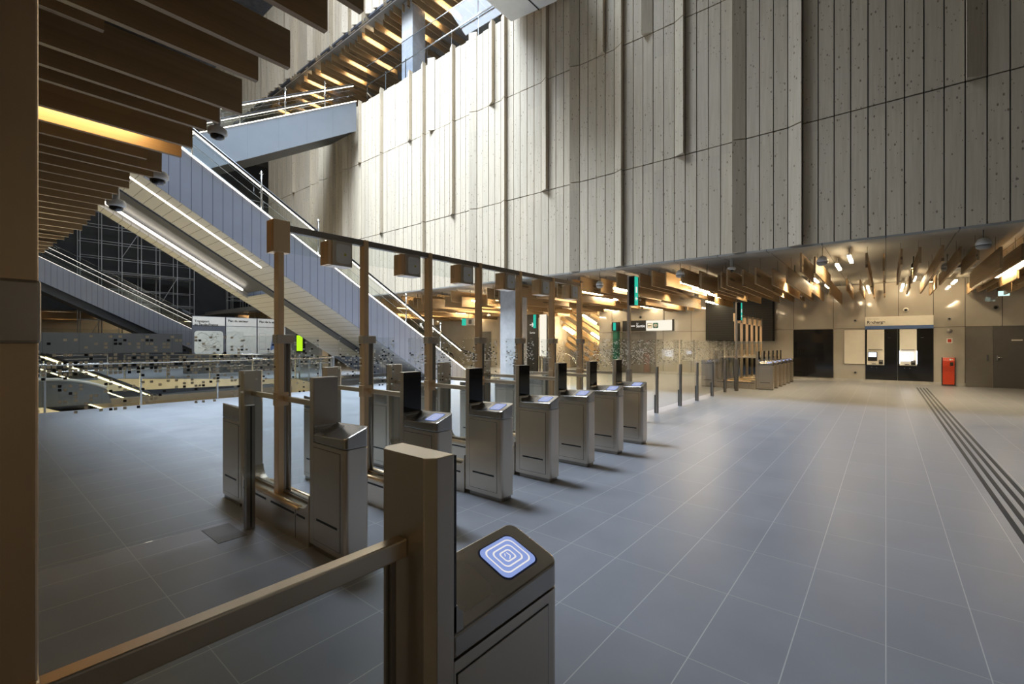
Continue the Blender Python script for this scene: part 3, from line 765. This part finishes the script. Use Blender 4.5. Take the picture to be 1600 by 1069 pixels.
# down to the lower level, through the floor opening
zL = lambda y: .30-.545*(y-1.6)
escalator('yellow-lit escalator going down through the floor opening', -17.3, 1.7, zL, 1.5, 8.0, .9, 'beige', 'darkbeam', None, stanch=False, outer=0, led='led_y', glassm='glass_rail')
n = thing('escalator_newel', 'pale rounded escalator end by the floor opening, with a green lit band', 'escalator end', (-15.2, 1.1, 0))
pts = [(-1.2, .05)] + [(-1.2+2.6*k/14, .62*math.sin(PI*(.12+.88*(1-k/14)))**.6+.05) for k in range(15)] + [(1.5, .02)]
MB().prism(pts, 'x', -.9, -.75).build('skirt', M['clad_plain'], n); MB().tube([(-.82, y, z+.03) for y, z in pts[1:-1]], .05, 8).build('handrail', M['offwhite'], n)
MB().box(-.74, -1.2, .46, -.72, -.5, .5).build('green_band', M['green_sign'], n)

pl = bpy.data.lights.new('lower_level_fill', 'POINT'); pl.energy = 900; pl.color = (1, .86, .48); pl.shadow_soft_size = .3  # bare point light added to brighten the sides of the opening
po_ = bpy.data.objects.new('lower_level_fill', pl); COL.objects.link(po_); po_.location = (-21.5, 1.5, -1.6)
# ---------------------------------------------------------------- guards round the opening
def guard(name, lab, p, q, grp='glass guards', npost=None, rail2=True):
    t = thing('guard_rail', lab, 'guard rail', (p[0], p[1], 0), math.atan2(q[1]-p[1], q[0]-p[0]), grp)
    L = math.hypot(q[0]-p[0], q[1]-p[1])
    MB().tube([(0, 0, 1.1), (L, 0, 1.1)], .024, 10).build('top_rail', M['chrome'], t)
    if rail2: MB().tube([(0, .06, .93), (L, .06, .93)], .016, 8).build('hand_rail', M['chrome'], t)
    n = npost or max(2, int(L/1.75)+1)
    for k in range(n):
        x = min(L-.03, .03+k*(L-.06)/(n-1))
        MB().box(x-.02, -.035, 0, x+.02, .035, 1.09).build('baluster', M['chrome'], t, .004)
    for k in range(n-1):
        a = .03+k*(L-.06)/(n-1)+.03; b = .03+(k+1)*(L-.06)/(n-1)-.03
        MB().box(a, -.006, .06, b, .006, 1.05).build('glass_pane', M['glass_rail'], t)
    return t
guard('g', 'glass guard rail along the straight near edge of the floor opening', (-15.06, -5.8), (-15.06, 8.35), npost=9)
guard('g', 'glass guard rail across the end of the floor opening', (-15.3, 8.55), (-20.4, 9.75), npost=4)
guard('g', 'glass guard rail along the slanting far edge of the floor opening', (-20.75, 9.78), (-26.9, 4.82), npost=5)
guard('g', 'far glass guard rail along the side edge of the floor opening', (-27.1, 4.3), (-27.1, -5.8), npost=6)

# ---------------------------------------------------------------- map boards and what stands round them
tag(box('plinth_wall', -28.9, 7.6, 0, -28.1, 13.1, .98, M['dark_base']), 'long low dark wall under the map boards', 'low wall')
tag(MB().box(-39.2, -5, .98, -38.9, 10.2, 2.28).build('panel_wall', M['greywall']), 'grey panelled wall above a dark base before the distant escalator', 'low wall')
tag(box('panel_wall_base', -39.25, -5, 0, -38.85, 10.2, .97, M['dark_base']), 'dark base carrying the grey panelled wall', 'low wall')
def map_board(y0, y1, lab, head, mapk, z0=.99, z1=3.09):
    t = thing('map_board', lab, 'map board', (-28.5, y0, 0), group='map boards')
    W = y1-y0-.03
    b = MB().box(-.06, 0, z0, 0, W, z1).build('backboard', M['navy'], t)
    MB().box(0, .02, z1-.50, .012, W-.02, z1-.03).build('header', M['white'], t)
    y = .10
    for k, (s_, l) in enumerate(head):
        text('lettering', l, s_, (.016, y, z1-.03-.13-.175*(k+1)+.07*(len(head) == 1)), FACE_PX, M['ink'], t, bold=.004)
    text('lettering', '--- ----', .06, (.016, y, z1-.105), FACE_PX, M['ink_grey'], t)
    if mapk == 'round':
        m = MB().prism([(yy, zz) for yy, zz in rrect(W/2, z0+.66, W/2-.1, .64, .16)], 'x', 0, .012).build('map_sheet', M['paper'], t)
        ln = MB(); r = random.Random(3)
        for k in range(34):
            a = (r.uniform(.25, W-.25), z0+r.uniform(.2, 1.15)); p = [a]
            for q in range(3): p.append((min(W-.16, max(.16, p[-1][0]+r.uniform(-.25, .25))), min(z0+1.22, max(z0+.1, p[-1][1]+r.uniform(-.2, .2)))))
            ln.tube([(.014, u, v_) for u, v_ in p], .005, 4)
        ln.build('map_lines', M['ink_grey'], m)
    else:
        m = MB().box(0, .02, z0+.02, .012, W-.02, z1-.53).build('map_sheet', M['paper'], t)
        ln = MB(); r = random.Random(8)
        if mapk == 'plan':
            for a in ((.1, .25, .45, .26), (.1, .25, .11, 1.2), (.45, .25, .46, 1.2), (.1, 1.2, .46, 1.21), (.1, .7, .45, .71)): ln.box(.012, a[0], z0+a[1], .015, a[2], z0+a[3])
            ln.prism([(.72, z0+.2), (1.1, z0+.35), (1.25, z0+1.3), (.85, z0+1.1)], 'x', .012, .015, 1)
        else:
            for k in range(16):
                a = (r.uniform(.3, W-.3), z0+r.uniform(.25, 1.3)); ln.tube([(.014, a[0], a[1]), (.014, a[0]+r.uniform(-.2, .2), a[1]+r.uniform(-.2, .2))], .003, 4)
        ln.build('map_lines', [M['ink_grey'], M['blueband']], m)
    return t
map_board(7.9, 9.5, 'map board headed Transport, the one with a rounded pale map on navy', [(.17, 'Transport'), (.17, 'en \u00cele-de-France')], 'round')
map_board(9.5, 11.15, 'map board with pale plain sheet, between the rounded map and the station plan', [(.17, 'Plan du secteur')], 'sheet')
map_board(11.15, 12.8, 'map board with a floor plan drawing, partly behind a tall gate post', [(.17, 'Plan de la station')], 'plan')
struct(box('wall_pier', -33, 14.6, 0, -27.5, 15.0, CZ, M['beige']))
t = thing('lime_display', 'bright lime green screen on the beige pier past the map boards', 'screen', (-30.2, 14.59, 0))
MB().box(-.62, -.08, 1.0, .50, 0, 2.25).build('housing', M['slot'], t); MB().box(-.52, -.09, 1.1, .30, -.08, 2.15).build('screen', M['lime'], t)
# scaffolding
def scaffold(lab, ox, oy, oz, ny, nz, dy=1.15, dz=1.15):
    t = thing('scaffold', lab, 'scaffold', (ox, oy, oz), group='scaffolds'); r = random.Random(ny)
    H = nz*dz
    for xx in (0, -1.1):
        for k in range(ny+1): MB().tube([(xx, k*dy, 0), (xx, k*dy, H)], .03, 6).build('standard', M['tube'], t)
        for k in range(1, nz+1): MB().tube([(xx, 0, k*dz-.1), (xx, ny*dy, k*dz-.1)], .026, 6).build('ledger', M['tube'], t)
    for k in range(ny):
        if k % 2 == 0:
            j = r.randrange(nz-1); MB().tube([(0, k*dy, j*dz), (0, (k+1)*dy, (j+2)*dz)], .026, 6).build('brace', M['tube'], t)
    for k in (2, 4, 6):
        if k < nz: MB().box(-1.1, 0, k*dz, 0, ny*dy, k*dz+.06).build('deck', M['concrete'], t)
    return t
scaffold('scaffolding of grey tubes standing on the floor before the dark wall', -44.2, 5.5, 0, 6, 10)
scaffold('scaffolding of grey tubes on the low ceiling past the end of the slatted wall', -40.5, 14.0, CZ+.31, 5, 8)
scaffold('farther scaffolding of grey tubes on the low ceiling, deeper in the dark', -43.8, 15.0, CZ+.31, 4, 8)
struct(box('wall_dark_back', -46, 21.3, CZ+.3, -32.3, 21.5, 13.6, M['darkwall']))
# upper landing across the dark end
t = thing('landing_bridge', 'blue-grey landing bridge with glass guard above the distant escalator', 'bridge', (-43, 0, 0))
MB().box(-2.9, -2.2, 8.6, .6, 1.6, 9.3).build('deck', M['darkbeam'], t); MB().box(-2.9, 1.55, 9.3, .6, 1.57, 10.3).build('glass_guard', M['glass_rail'], t)
for k in range(6): MB().prism([(1.6, 8.6), (2.2, 9.1), (2.2, 9.3), (1.6, 9.3)], 'x', -2.7+k*.6, -2.6+k*.6).build('bracket', M['darkbeam'], t)

# ---------------------------------------------------------------- gallery balustrade and the white bulkhead
t = thing('gallery_balustrade', 'blue-grey glass balustrade along the top of the slatted wall', 'balustrade', (-20.9, WY+.12, 13.98))
L = 9.6; n = 6
for k in range(n):
    MB().box(k*L/n+.015, -.008, .02, (k+1)*L/n-.015, .008, 2.05).build('glass_pane', M['glass_frost'], t)
for k in range(n+1): MB().box(k*L/n-.012, .01, 0, k*L/n+.012, .05, 1.2).build('baluster', M['chrome'], t)
MB().tube([(0, -.06, 1.02), (L, -.06, 1.02)], .025, 8).build('hand_rail', M['chrome'], t)
MB().box(0, -.014, 2.05, L, .014, 2.075).build('top_edge', M['chrome'], t)
t = thing('bulkhead', 'white rounded bulkhead against the top of the slatted wall', 'bulkhead', (-9.6, 12.6, 0))
pr = [(-1.05, 13.45), (.95, 13.25), (1.0, 13.3), (1.0, 16), (-1.3, 16), (-1.35, 14.4), (-1.28, 13.9), (-1.18, 13.6)]
MB().prism(pr, 'y', -2.4, .35).build('shell', M['white'], t, .04); MB().box(.2, -2.39, 13.28, .212, .34, 13.325).build('joint', M['slot'], t)

# ---------------------------------------------------------------- far wall: recharge point, doors, window
def tg(o, *a): return tag(o, *a)
t = thing('recharge_header', 'cream sign with black heading Recharge over the two machines', 'sign', (-.66, FY, 0))
MB().box(0, -.10, 2.32, 2.07, 0, 2.69).build('sign_panel', M['offwhite'], t, .003); MB().box(0, -.10, 2.19, 2.07, 0, 2.32).build('blue_band', M['blueband'], t)
text('lettering', 'Recharge', .155, (.06, -.105, 2.42), FACE_NY, M['ink'], t, bold=.004)
text('lettering', 'Ticket machines', .06, (.06, -.105, 2.585), FACE_NY, M['ink_grey'], t); text('lettering', 'Recarga de billetes', .06, (.06, -.105, 2.345), FACE_NY, M['ink_grey'], t)
def machine(x, w, wl, lab, big):
    t = thing('ticket_machine', lab, 'ticket machine', (x, FY, 0), group='ticket machines')
    MB().box(0, -.06, .13, w, 0, 2.18).build('housing', M['black'], t, .002)
    MB().box(.03, -.055, 0, w-.03, 0, .13).build('plinth', M['concrete'], t)
    c = MB().box(.05, -.085, 1.36, wl, -.06, 2.17).build('upper_panel', M['offwhite'], t, .002)
    d = MB().prism([(-.14, .75), (-.065, .72), (-.065, 1.36), (-.085, 1.36), (-.095, 1.30)], 'x', .05, wl).build('desk_panel', M['offwhite'], t, .002)
    if big: MB().box(.09, -.16, .91, .46, -.11, 1.26).build('screen', M['screen'], t, .003)
    else:
        s_ = MB().box(.08, -.155, .90, .38, -.105, 1.26).build('screen_bezel', M['slot'], t, .003); MB().box(.10, -.16, 1.06, .35, -.155, 1.24).build('screen', M['screen'], s_)
    k = MB().box(wl-.17, -.18, .77, wl-.04, -.12, .94).build('card_reader', M['slot'], t, .008); MB().box(wl-.155, -.185, .87, wl-.06, -.18, .92).build('keypad', M['grey_dome'], k)
    MB().box(.2, -.16, .775, .34, -.13, .795).build('coin_slot', M['slot'], t)
    MB().tube([(.1, -.11, 1.355), (wl-.06, -.11, 1.355)], .015, 8).build('shelf_lamp', M['grey_dome'], t)
    for k in (0, 1): MB().tube([(.2+.16*k, -.075, .63), (.2+.16*k, -.06, .63)], .014, 10).build('lock', M['chrome'], t)
    text('lettering', '--- -- -', .035, (wl+.12, -.063, 1.83), FACE_NY, M['ink_white'], t)
    if big:
        MB().box(wl-.005, -.15, .80, wl+.012, -.06, 1.32).build('light_strip', M['screen'], t); MB().box(.045, -.15, .80, .055, -.06, 1.32).build('light_strip', M['screen'], t)
    return t
machine(-.65, 1.0, .60, 'black and cream ticket machine with a small screen in a dark bezel', False)
machine(.37, 1.03, .56, 'black and cream ticket machine with a large bright screen and lit edges', True)
t = thing('notice_board', 'blank cream notice board beside the ticket machines', 'board', (-1.36, FY, 0)); MB().box(0, -.04, .75, .69, 0, 2.17).build('sheet', M['offwhite'], t); MB().box(-.012, -.03, .735, .702, -.001, 2.185).build('frame', M['slot'], t)
w_ = struct(MB().box(-3.2, FY-.02, .15, -1.75, FY-.001, 2.22).build('window_1', M['black']))
struct(MB().box(-3.24, FY-.03, .11, -1.71, FY-.012, .15).box(-3.24, FY-.03, 2.22, -1.71, FY-.012, 2.25).build('trim_5', M['steel_dark']))
t = thing('waste_bin', 'red wall bin with a black opening between the machines and the doors', 'bin', (1.64, FY-.01, 0))
MB().prism([(-.12, .06), (0, .04), (0, 1.07), (-.10, 1.07), (-.15, .95), (-.15, .75), (-.10, .55), (-.12, .2)], 'x', .02, .35).build('body', M['red'], t, .008)
MB().box(.22, -.16, .76, .31, -.148, .90).build('opening', M['slot'], t); MB().box(0, -.14, .03, .02, 0, 1.08).box(.35, -.14, .03, .37, 0, 1.08).build('side_frame', M['slot'], t)
MB().box(.20, -.152, .97, .25, -.149, 1.03).box(.26, -.152, .99, .30, -.149, 1.02).build('symbol', M['white'], t)
def door(nm, x0, x1, m, hx, lab):
    o = struct(MB().box(x0, FY-.025, .01, x1, FY-.001, 2.22).build(nm, M[m]))
    MB().box(hx-.02, FY-.045, .98, hx+.02, FY-.025, 1.18).tube([(hx, FY-.07, 1.1), (hx+.14*(1 if x1-hx > .3 else -.0001), FY-.07, 1.1)], .012, 8).build('door_handle', M['chrome'], o)
    return o
door('door_1', 2.29, 2.98, 'door', 2.86, ''); d2 = door('door_2', 3.0, 4.1, 'door_dark', 3.10, '')
MB().box(3.45, FY-.029, 1.70, 3.72, FY-.025, 1.745).build('door_plate', M['offwhite'], d2)
t = thing('grey_door', 'grey double door under the hanging exit sign, seen through dotted glass', 'door', (-11.5, FY-.008, 0)); MB().box(0, -.02, .01, 1.12, 0, 2.25).build('door_leaf', M['door'], t); MB().box(1.13, -.02, .01, 1.98, 0, 2.25).build('door_leaf', M['door'], t)
t = thing('dark_door', 'dark doorway in the beige wall past the concrete column', 'door', (-22.3, FY-.008, 0)); MB().box(0, -.03, .01, .85, 0, 2.45).build('door_leaf', M['door_dark'], t); MB().box(.7, -.06, 1.0, .74, -.03, 1.2).build('door_handle', M['chrome'], t)
tag(box('louvre_panel', -6.85, FY-.45, 1.72, -3.95, FY-.006, CZ-.01, M['louver']), 'black louvred box high on the wall behind the distant gates', 'louvre')
def device(nm, x, z, r, lab, cat, m='grey_dome', m2='slot'):
    t = thing(nm, lab, cat, (x, FY, z))
    mb = MB().lathe([(r, 0), (r, .03), (r*.75, .05), (.001, .052)], 0, 0, 16); bmesh.ops.rotate(mb.bm, verts=mb.bm.verts, cent=(0, 0, 0), matrix=Matrix.Rotation(PI/2, 3, 'X')); mb.build('ring', M[m], t)
    mb = MB().lathe([(r*.6, .045), (r*.5, .07), (.001, .075)], 0, 0, 14); bmesh.ops.rotate(mb.bm, verts=mb.bm.verts, cent=(0, 0, 0), matrix=Matrix.Rotation(PI/2, 3, 'X')); mb.build('lens', M[m2], t)
device('wall_camera', .61, 2.93, .09, 'round white wall camera above the recharge sign', 'camera', 'white')
device('wall_camera', 3.06, 2.90, .09, 'round dark wall camera above the dark grey door', 'camera', 'grey_dome')
device('wall_sensor', -.99, 2.56, .06, 'small dark round sensor above the blank notice board', 'sensor')
device('wall_sensor', -.99, .40, .06, 'small dark round socket below the blank notice board', 'sensor')
device('wall_sensor', 1.85, 2.54, .06, 'small dark round sensor high above the red bin', 'sensor')
device('wall_alarm', 1.85, 2.08, .085, 'round grey alarm dome above the small red notice', 'alarm', 'grey_dome', 'grey_dome')
device('wall_camera', -10.41, 3.05, .07, 'small black wall camera above the hanging exit sign', 'camera', 'slot')
t = thing('wall_notice', 'small white notice with red mark above the red bin', 'notice', (1.78, FY, 1.62)); MB().box(0, -.01, 0, .16, 0, .18).build('plate', M['white'], t); MB().box(.03, -.013, .03, .13, -.01, .15).build('mark', M['red'], t)
# hanging and standing signs
t = thing('exit_sign', 'hanging black and white sign with arrow and Sortie lettering', 'sign', (-11.2, 23.3, 0))
MB().box(0, -.08, 2.27, 1.35, .08, 2.84).build('black_panel', M['slot'], t); MB().box(1.35, -.085, 2.29, 2.74, .08, 2.82).build('white_panel', M['sign_white'], t); MB().box(2.74, -.085, 2.26, 2.80, .08, 2.85).build('end_cap', M['slot'], t)
a = MB().box(.36, -.086, 2.525, .72, -.081, 2.575); a.prism([(.30, 2.55), (.44, 2.69), (.49, 2.64), (.40, 2.55), (.49, 2.46), (.44, 2.41)], 'y', -.086, -.081); a.build('arrow', M['ink_white'], t)
text('lettering', 'Sortie', .2, (.80, -.084, 2.48), FACE_NY, M['ink_white'], t, bold=.004); text('lettering', 'Exit', .08, (.80, -.084, 2.66), FACE_NY, M['ink_white'], t)
MB().prism(rrect(1.55, 2.55, .14, .14, .04), 'y', -.089, -.085).build('badge', M['ink_grey'], t); MB().prism(rrect(1.55, 2.55, .115, .115, .03), 'y', -.091, -.089).build('badge', M['white'], t); text('lettering', 'RER', .11, (1.445, -.093, 2.51), FACE_NY, M['ink'], t)
MB().prism(rrect(1.87, 2.55, .14, .14, .05), 'y', -.089, -.085).build('badge', M['cabinet_green'], t); MB().lathe([(.09, 0), (.09, .003)], 0, 0, 18).build('badge_disc', M['white'], t, loc=(1.87, -.09, 2.55)).rotation_euler = (PI/2, 0, 0)
text('lettering', 'D', .15, (1.82, -.096, 2.495), FACE_NY, M['ink'], t)
for x in (.4, 2.3): MB().tube([(x, 0, 2.83), (x, 0, CZ)], .015, 6).build('hanger', M['wire'], t)
t = thing('help_point', 'slim green pillar with lit top beside the hanging exit sign', 'help point', (-11.83, 23.3, 0)); MB().box(0, 0, 0, .27, .3, 2.30).build('pillar', M['cabinet_green'], t); MB().box(-.04, -.03, 2.30, .31, .3, 2.80).build('head', M['slot'], t); MB().box(.04, -.04, 2.34, .20, -.03, 2.76).build('green_face', M['green_sign'], t)
t = thing('totem_sign', 'tall black information totem with white arrow and lettering', 'sign', (-14.6, 19, 0))
MB().box(0, 0, 0, .66, .14, 3.12).build('body', M['slot'], t); a = MB().box(.2, -.006, 2.56, .42, 0, 2.60); a.prism([(.48, 2.58), (.36, 2.70), (.33, 2.66), (.41, 2.58), (.33, 2.50), (.36, 2.46)], 'y', -.006, 0); a.build('arrow', M['ink_white'], t)
text('lettering', 'Sortie', .14, (.2, -.004, 2.12), FACE_NY, M['ink_white'], t)
for k in range(6): text('lettering', '-- -', .09, (.22, -.004, 1.85-.13*k), FACE_NY, M['ink_white'], t)
MB().box(.44, -.02, 2.40, .60, -.001, 3.10).build('green_face', M['green_sign'], t)
t = thing('info_panel', 'pale lit information panel beside the black totem', 'panel', (-13.84, 19.1, 0)); MB().box(0, 0, .95, .42, .06, 3.1).build('sheet', M['sign_white'], t); MB().box(-.03, .02, 0, .0, .08, 3.12).box(.42, .02, 0, .45, .08, 3.12).build('frame', M['slot'], t)
t = thing('arrow_sign', 'hanging black and white sign with slanting arrows beside the long escalator', 'sign', (-22.2, 18, 0))
MB().box(0, -.05, 2.28, .66, .05, 3.08).build('black_panel', M['slot'], t); MB().box(.66, -.05, 2.28, 1.3, .05, 3.08).build('white_panel', M['sign_white'], t)
for x, m in ((.3, 'ink_white'), (.95, 'ink')):
    a = MB().prism([(x-.15, 2.85), (x+.1, 2.85), (x+.02, 2.77), (x+.2, 2.57), (x+.13, 2.5), (x-.05, 2.70), (x-.15, 2.6)], 'y', -.056, -.05); a.build('arrow', M[m], t)
for x in (.2, 1.1): MB().tube([(x, 0, 3.07), (x, 0, CZ)], .015, 6).build('hanger', M['wire'], t)
t = thing('lane_sign', 'small green and grey hanging sign before the concrete column', 'sign', (-18.4, 18, 0)); MB().box(0, -.04, 2.62, .32, .04, 3.0).build('green_face', M['green_sign'], t); MB().box(.34, -.04, 2.62, .95, .04, 3.0).build('grey_box', M['grey_dome'], t); MB().prism(rrect(.65, 2.81, .12, .12, .03), 'y', -.045, -.04).build('symbol', M['ink'], t); MB().tube([(.5, 0, 3.0), (.5, 0, CZ)], .015, 6).build('hanger', M['wire'], t)
t = thing('emergency_sign', 'small pale green lit sign hanging before the dark grey door', 'sign', (2.96, 22.5, 0)); MB().box(0, -.03, 3.22, .26, .03, 3.38).build('face', M['exit_pale'], t); MB().tube([(.13, 0, 3.38), (.13, 0, CZ)], .01, 6).build('hanger', M['wire'], t)
# escalator passage with slanting fins, past the hanging exit sign
struct(box('floor_passage', -16.3, FY, -.3, -12.95, FY+14, 0, M['tiles'])); struct(box('wall_passage_right', -12.95, FY+.3, 0, -12.7, FY+14, 10, M['beige'])); struct(box('wall_passage_left', -16.55, FY+.3, 0, -16.3, FY+14, 10, M['beige'])); struct(box('wall_passage_end', -16.3, FY+13.9, 0, -12.95, FY+14.1, 10, M['beige']))
SL = -.62
rz = random.Random(12)
c_ = MB().prism([(-16.3, 4.6), (-12.95, 4.6+3.35*SL), (-12.95, 5.0), (-16.3, 5.0)], 'y', FY+2.4, FY+2.6)
def slant(i, z, L, y, h, mat, nm, x=-16.2):
    th = math.atan(SL); o = MB().box(0, -.03, 0, L, .03+h, .22 if nm == 'ceiling_fin' else .10).build(nm, M[mat]); o.location = (x, y, z); o.rotation_euler = (0, -th, 0); return o
struct(box('wall_passage_back', -16.3, FY+3.4, 0, -12.95, FY+3.5, 6, M['beige']))
for i in range(13):
    z = 1.7+i*.42; x = -16.2
    o = slant(i, z if z < 4 else 4.0, 0, FY, 0, 'fin', 'ceiling_fin') if False else None
    x0 = -16.25; z0 = 1.5+i*.42
    if z0 > 4.4: x0 += (z0-4.4)/.62; z0 = 4.4
    L = min((-12.98-x0), (z0-.25)/.62)/math.cos(math.atan(SL))
    if L < .4: continue
    o = slant(i, z0, L, FY+.9+1.2*rz.random(), .05, 'fin', 'ceiling_fin', x0)
    tag(o, 'slanting timber fin in the escalator passage, %s from the lowest' % ORD[i], 'ceiling fin', 'slanting fins of the escalator passage')
for k, (x0, z0, L) in enumerate([(-15.5, 4.35, 1.3), (-14.55, 3.35, 1.1), (-13.9, 2.2, 1.05), (-15.9, 2.6, .8)]):
    tag(slant(0, z0, L, FY+.7, .1, 'lamp', 'ceiling_lamp', x0), 'slanting glowing tube lamp in the escalator passage, %s from the top' % ORD[k], 'ceiling lamp', 'slanting lamps of the escalator passage')
for k, x in enumerate((-16.4, -14.3, -12.2)):
    t = thing('escalator_rail', 'curved chrome escalator handrail in the slanting-fin passage, %s from the column side' % ORD[k], 'escalator handrail', (x, 22.2, 0), rz=0, group='escalator handrails of the passage')
    p = [(-.5, 0, .55), (-.3, 0, .95), (.1, 0, 1.02), (.5, 0, .85), (1.0, 0, .35), (1.25, 0, .08)]
    MB().tube(p, .03, 8).build('handrail', M['chrome'], t); MB().prism([(-.45, .0), (1.2, 0), (.95, .3), (.5, .75), (.1, .93), (-.3, .85)], 'y', -.008, .008).build('glass_balustrade', M['glass_rail'], t)
# ---------------------------------------------------------------- ceiling domes, cameras, units
def dome(x, y, zb, ztop, lab, cat='speaker', camera=False, r=.13):
    t = thing('ceiling_camera' if camera else 'ceiling_speaker', lab, cat, (x, y, zb), group='ceiling cameras' if camera else 'ceiling speakers')
    if camera:
        MB().lathe([(r*.75, r*.55), (r, r*.75), (r, r*1.15), (r*.85, r*1.4), (r*.35, r*1.5), (r*.32, ztop-zb)], 0, 0, 20).build('housing', M['white'], t)
        MB().lathe([(.002, 0), (r*.4, .01), (r*.68, r*.28), (r*.74, r*.6)], 0, 0, 20).build('dome', M['black'], t)
    else:
        MB().lathe([(.002, 0), (r*.6, .012), (r*.92, r*.35), (r, r*.75)], 0, 0, 20).build('grille', M['grey_dome'], t)
        MB().lathe([(r, r*.75), (r*.95, r*1.2), (r*.7, r*1.7), (r*.25, r*1.95), (.008, r*2)], 0, 0, 20).build('cap', M['white'], t)
        MB().tube([(0, 0, r*1.95), (0, 0, ztop-zb)], .008, 6).build('hanger', M['wire'], t)
dome(-5.08, 1.62, 3.60, CZ, 'white dome camera on a stem at the atrium corner of the near fins', 'camera', True, .085)
dome(-7.1, 1.60, 3.60, CZ, 'white dome camera at the near fin ends, middle one of three', 'camera', True, .115)
dome(-9.0, 1.52, 3.60, CZ, 'white dome camera at the near fin ends, over the long escalator light strip', 'camera', True, .12)
for x, y, z, l in [(-1.25, 14.0, 3.58, 'white round speaker hanging in front of the lamp cluster'), (1.62, 14.0, 3.62, 'white round speaker hanging beside the bright long lamps'), (1.30, 17.2, 3.58, 'white round speaker hanging deeper, past the ceiling unit'), (-4.85, 14.0, 3.60, 'round speaker hanging before the bright pair of tube lamps'), (-7.6, 14.0, 3.5, 'round speaker hanging over the seventh gate'), (-4.4, 18.2, 3.40, 'round speaker hanging above the black louvred box'), (-9.6, 18.5, 3.46, 'small round speaker hanging before the exit sign wall')]:
    dome(x, y, z, CZ, l)
dome(-3.45, 14.2, 3.66, CZ, 'dark-eyed ceiling camera among the fins over the glass screens', 'camera', True, .11)
dome(-8.3, 18.8, 3.40, CZ, 'small ceiling camera among the fins near the exit sign', 'camera', True, .1)
dome(-16.4, 18.0, 3.0, CZ, 'small ceiling camera hanging beside the concrete column', 'camera', True, .1)
dome(-2.6, 20.8, 3.35, CZ, 'ceiling camera hanging at the edge of the black louvred box', 'camera', True, .1)
t = thing('projector', 'white flat ceiling unit hanging between fins before the doors', 'projector', (1.55, 17.3, 3.62))
MB().box(-.28, -.35, 0, .28, .05, .09).build('lower_case', M['white'], t, .02); MB().box(-.25, -.1, .12, .32, .4, .21).build('upper_case', M['white'], t, .02); MB().tube([(0, 0, .05), (0, 0, CZ-3.62)], .03, 8).build('stem', M['grey_dome'], t)
MB().box(-.2, -.352, .03, .2, -.349, .06).build('vent', M['slot'], t)

tag(box('floor_plate', -4.52, 1.32, 0, -4.12, 1.53, .004, M['plate']), 'flat dark metal plate on the floor at the foot of the barrier post', 'floor plate')

# downlights between the fins
def downlight(x, y, lab, e=420):
    t = thing('downlight', lab, 'downlight', (x, y, 3.72), group='downlights beyond the slatted wall')
    MB().lathe([(.05, 0), (.05, .10), (.03, .13), (.012, .14), (.012, CZ-3.72)], 0, 0, 14).build('housing', M['slot'], t)
    MB().lathe([(.001, -.002), (.044, -.001), (.044, .004)], 0, 0, 14).build('lens', M['lamp_soft'], t)
    l = bpy.data.lights.new('downlight_beam', 'SPOT'); l.energy = e; l.color = (1, .84, .56); l.spot_size = math.radians(125); l.spot_blend = .7; l.shadow_soft_size = .05
    o = bpy.data.objects.new('downlight_beam', l); COL.objects.link(o); o.location = (x, y, 3.70)
for x, y, where in [(-2.2, 16.6, 'before the black window'), (.6, 17.0, 'before the recharge machines'), (3.4, 17.4, 'before the dark grey door'), (-3.0, 20.6, 'over the distant gates'), (1.2, 21.2, 'nearest the recharge header'), (-6.2, 17.4, 'over the dotted glass screens'), (-8.8, 21.4, 'before the hanging exit sign'), (-9.8, 17.4, 'behind the seventh gate'), (-13.6, 16.2, 'by the concrete column'), (-14.6, 20.6, 'before the escalator passage'), (-19.2, 20.6, 'before the dark doorway'), (-18.6, 15.4, 'by the foot of the long escalator')]:
    downlight(x, y, 'small black round downlight ' + where.replace('nearest', 'close to'))
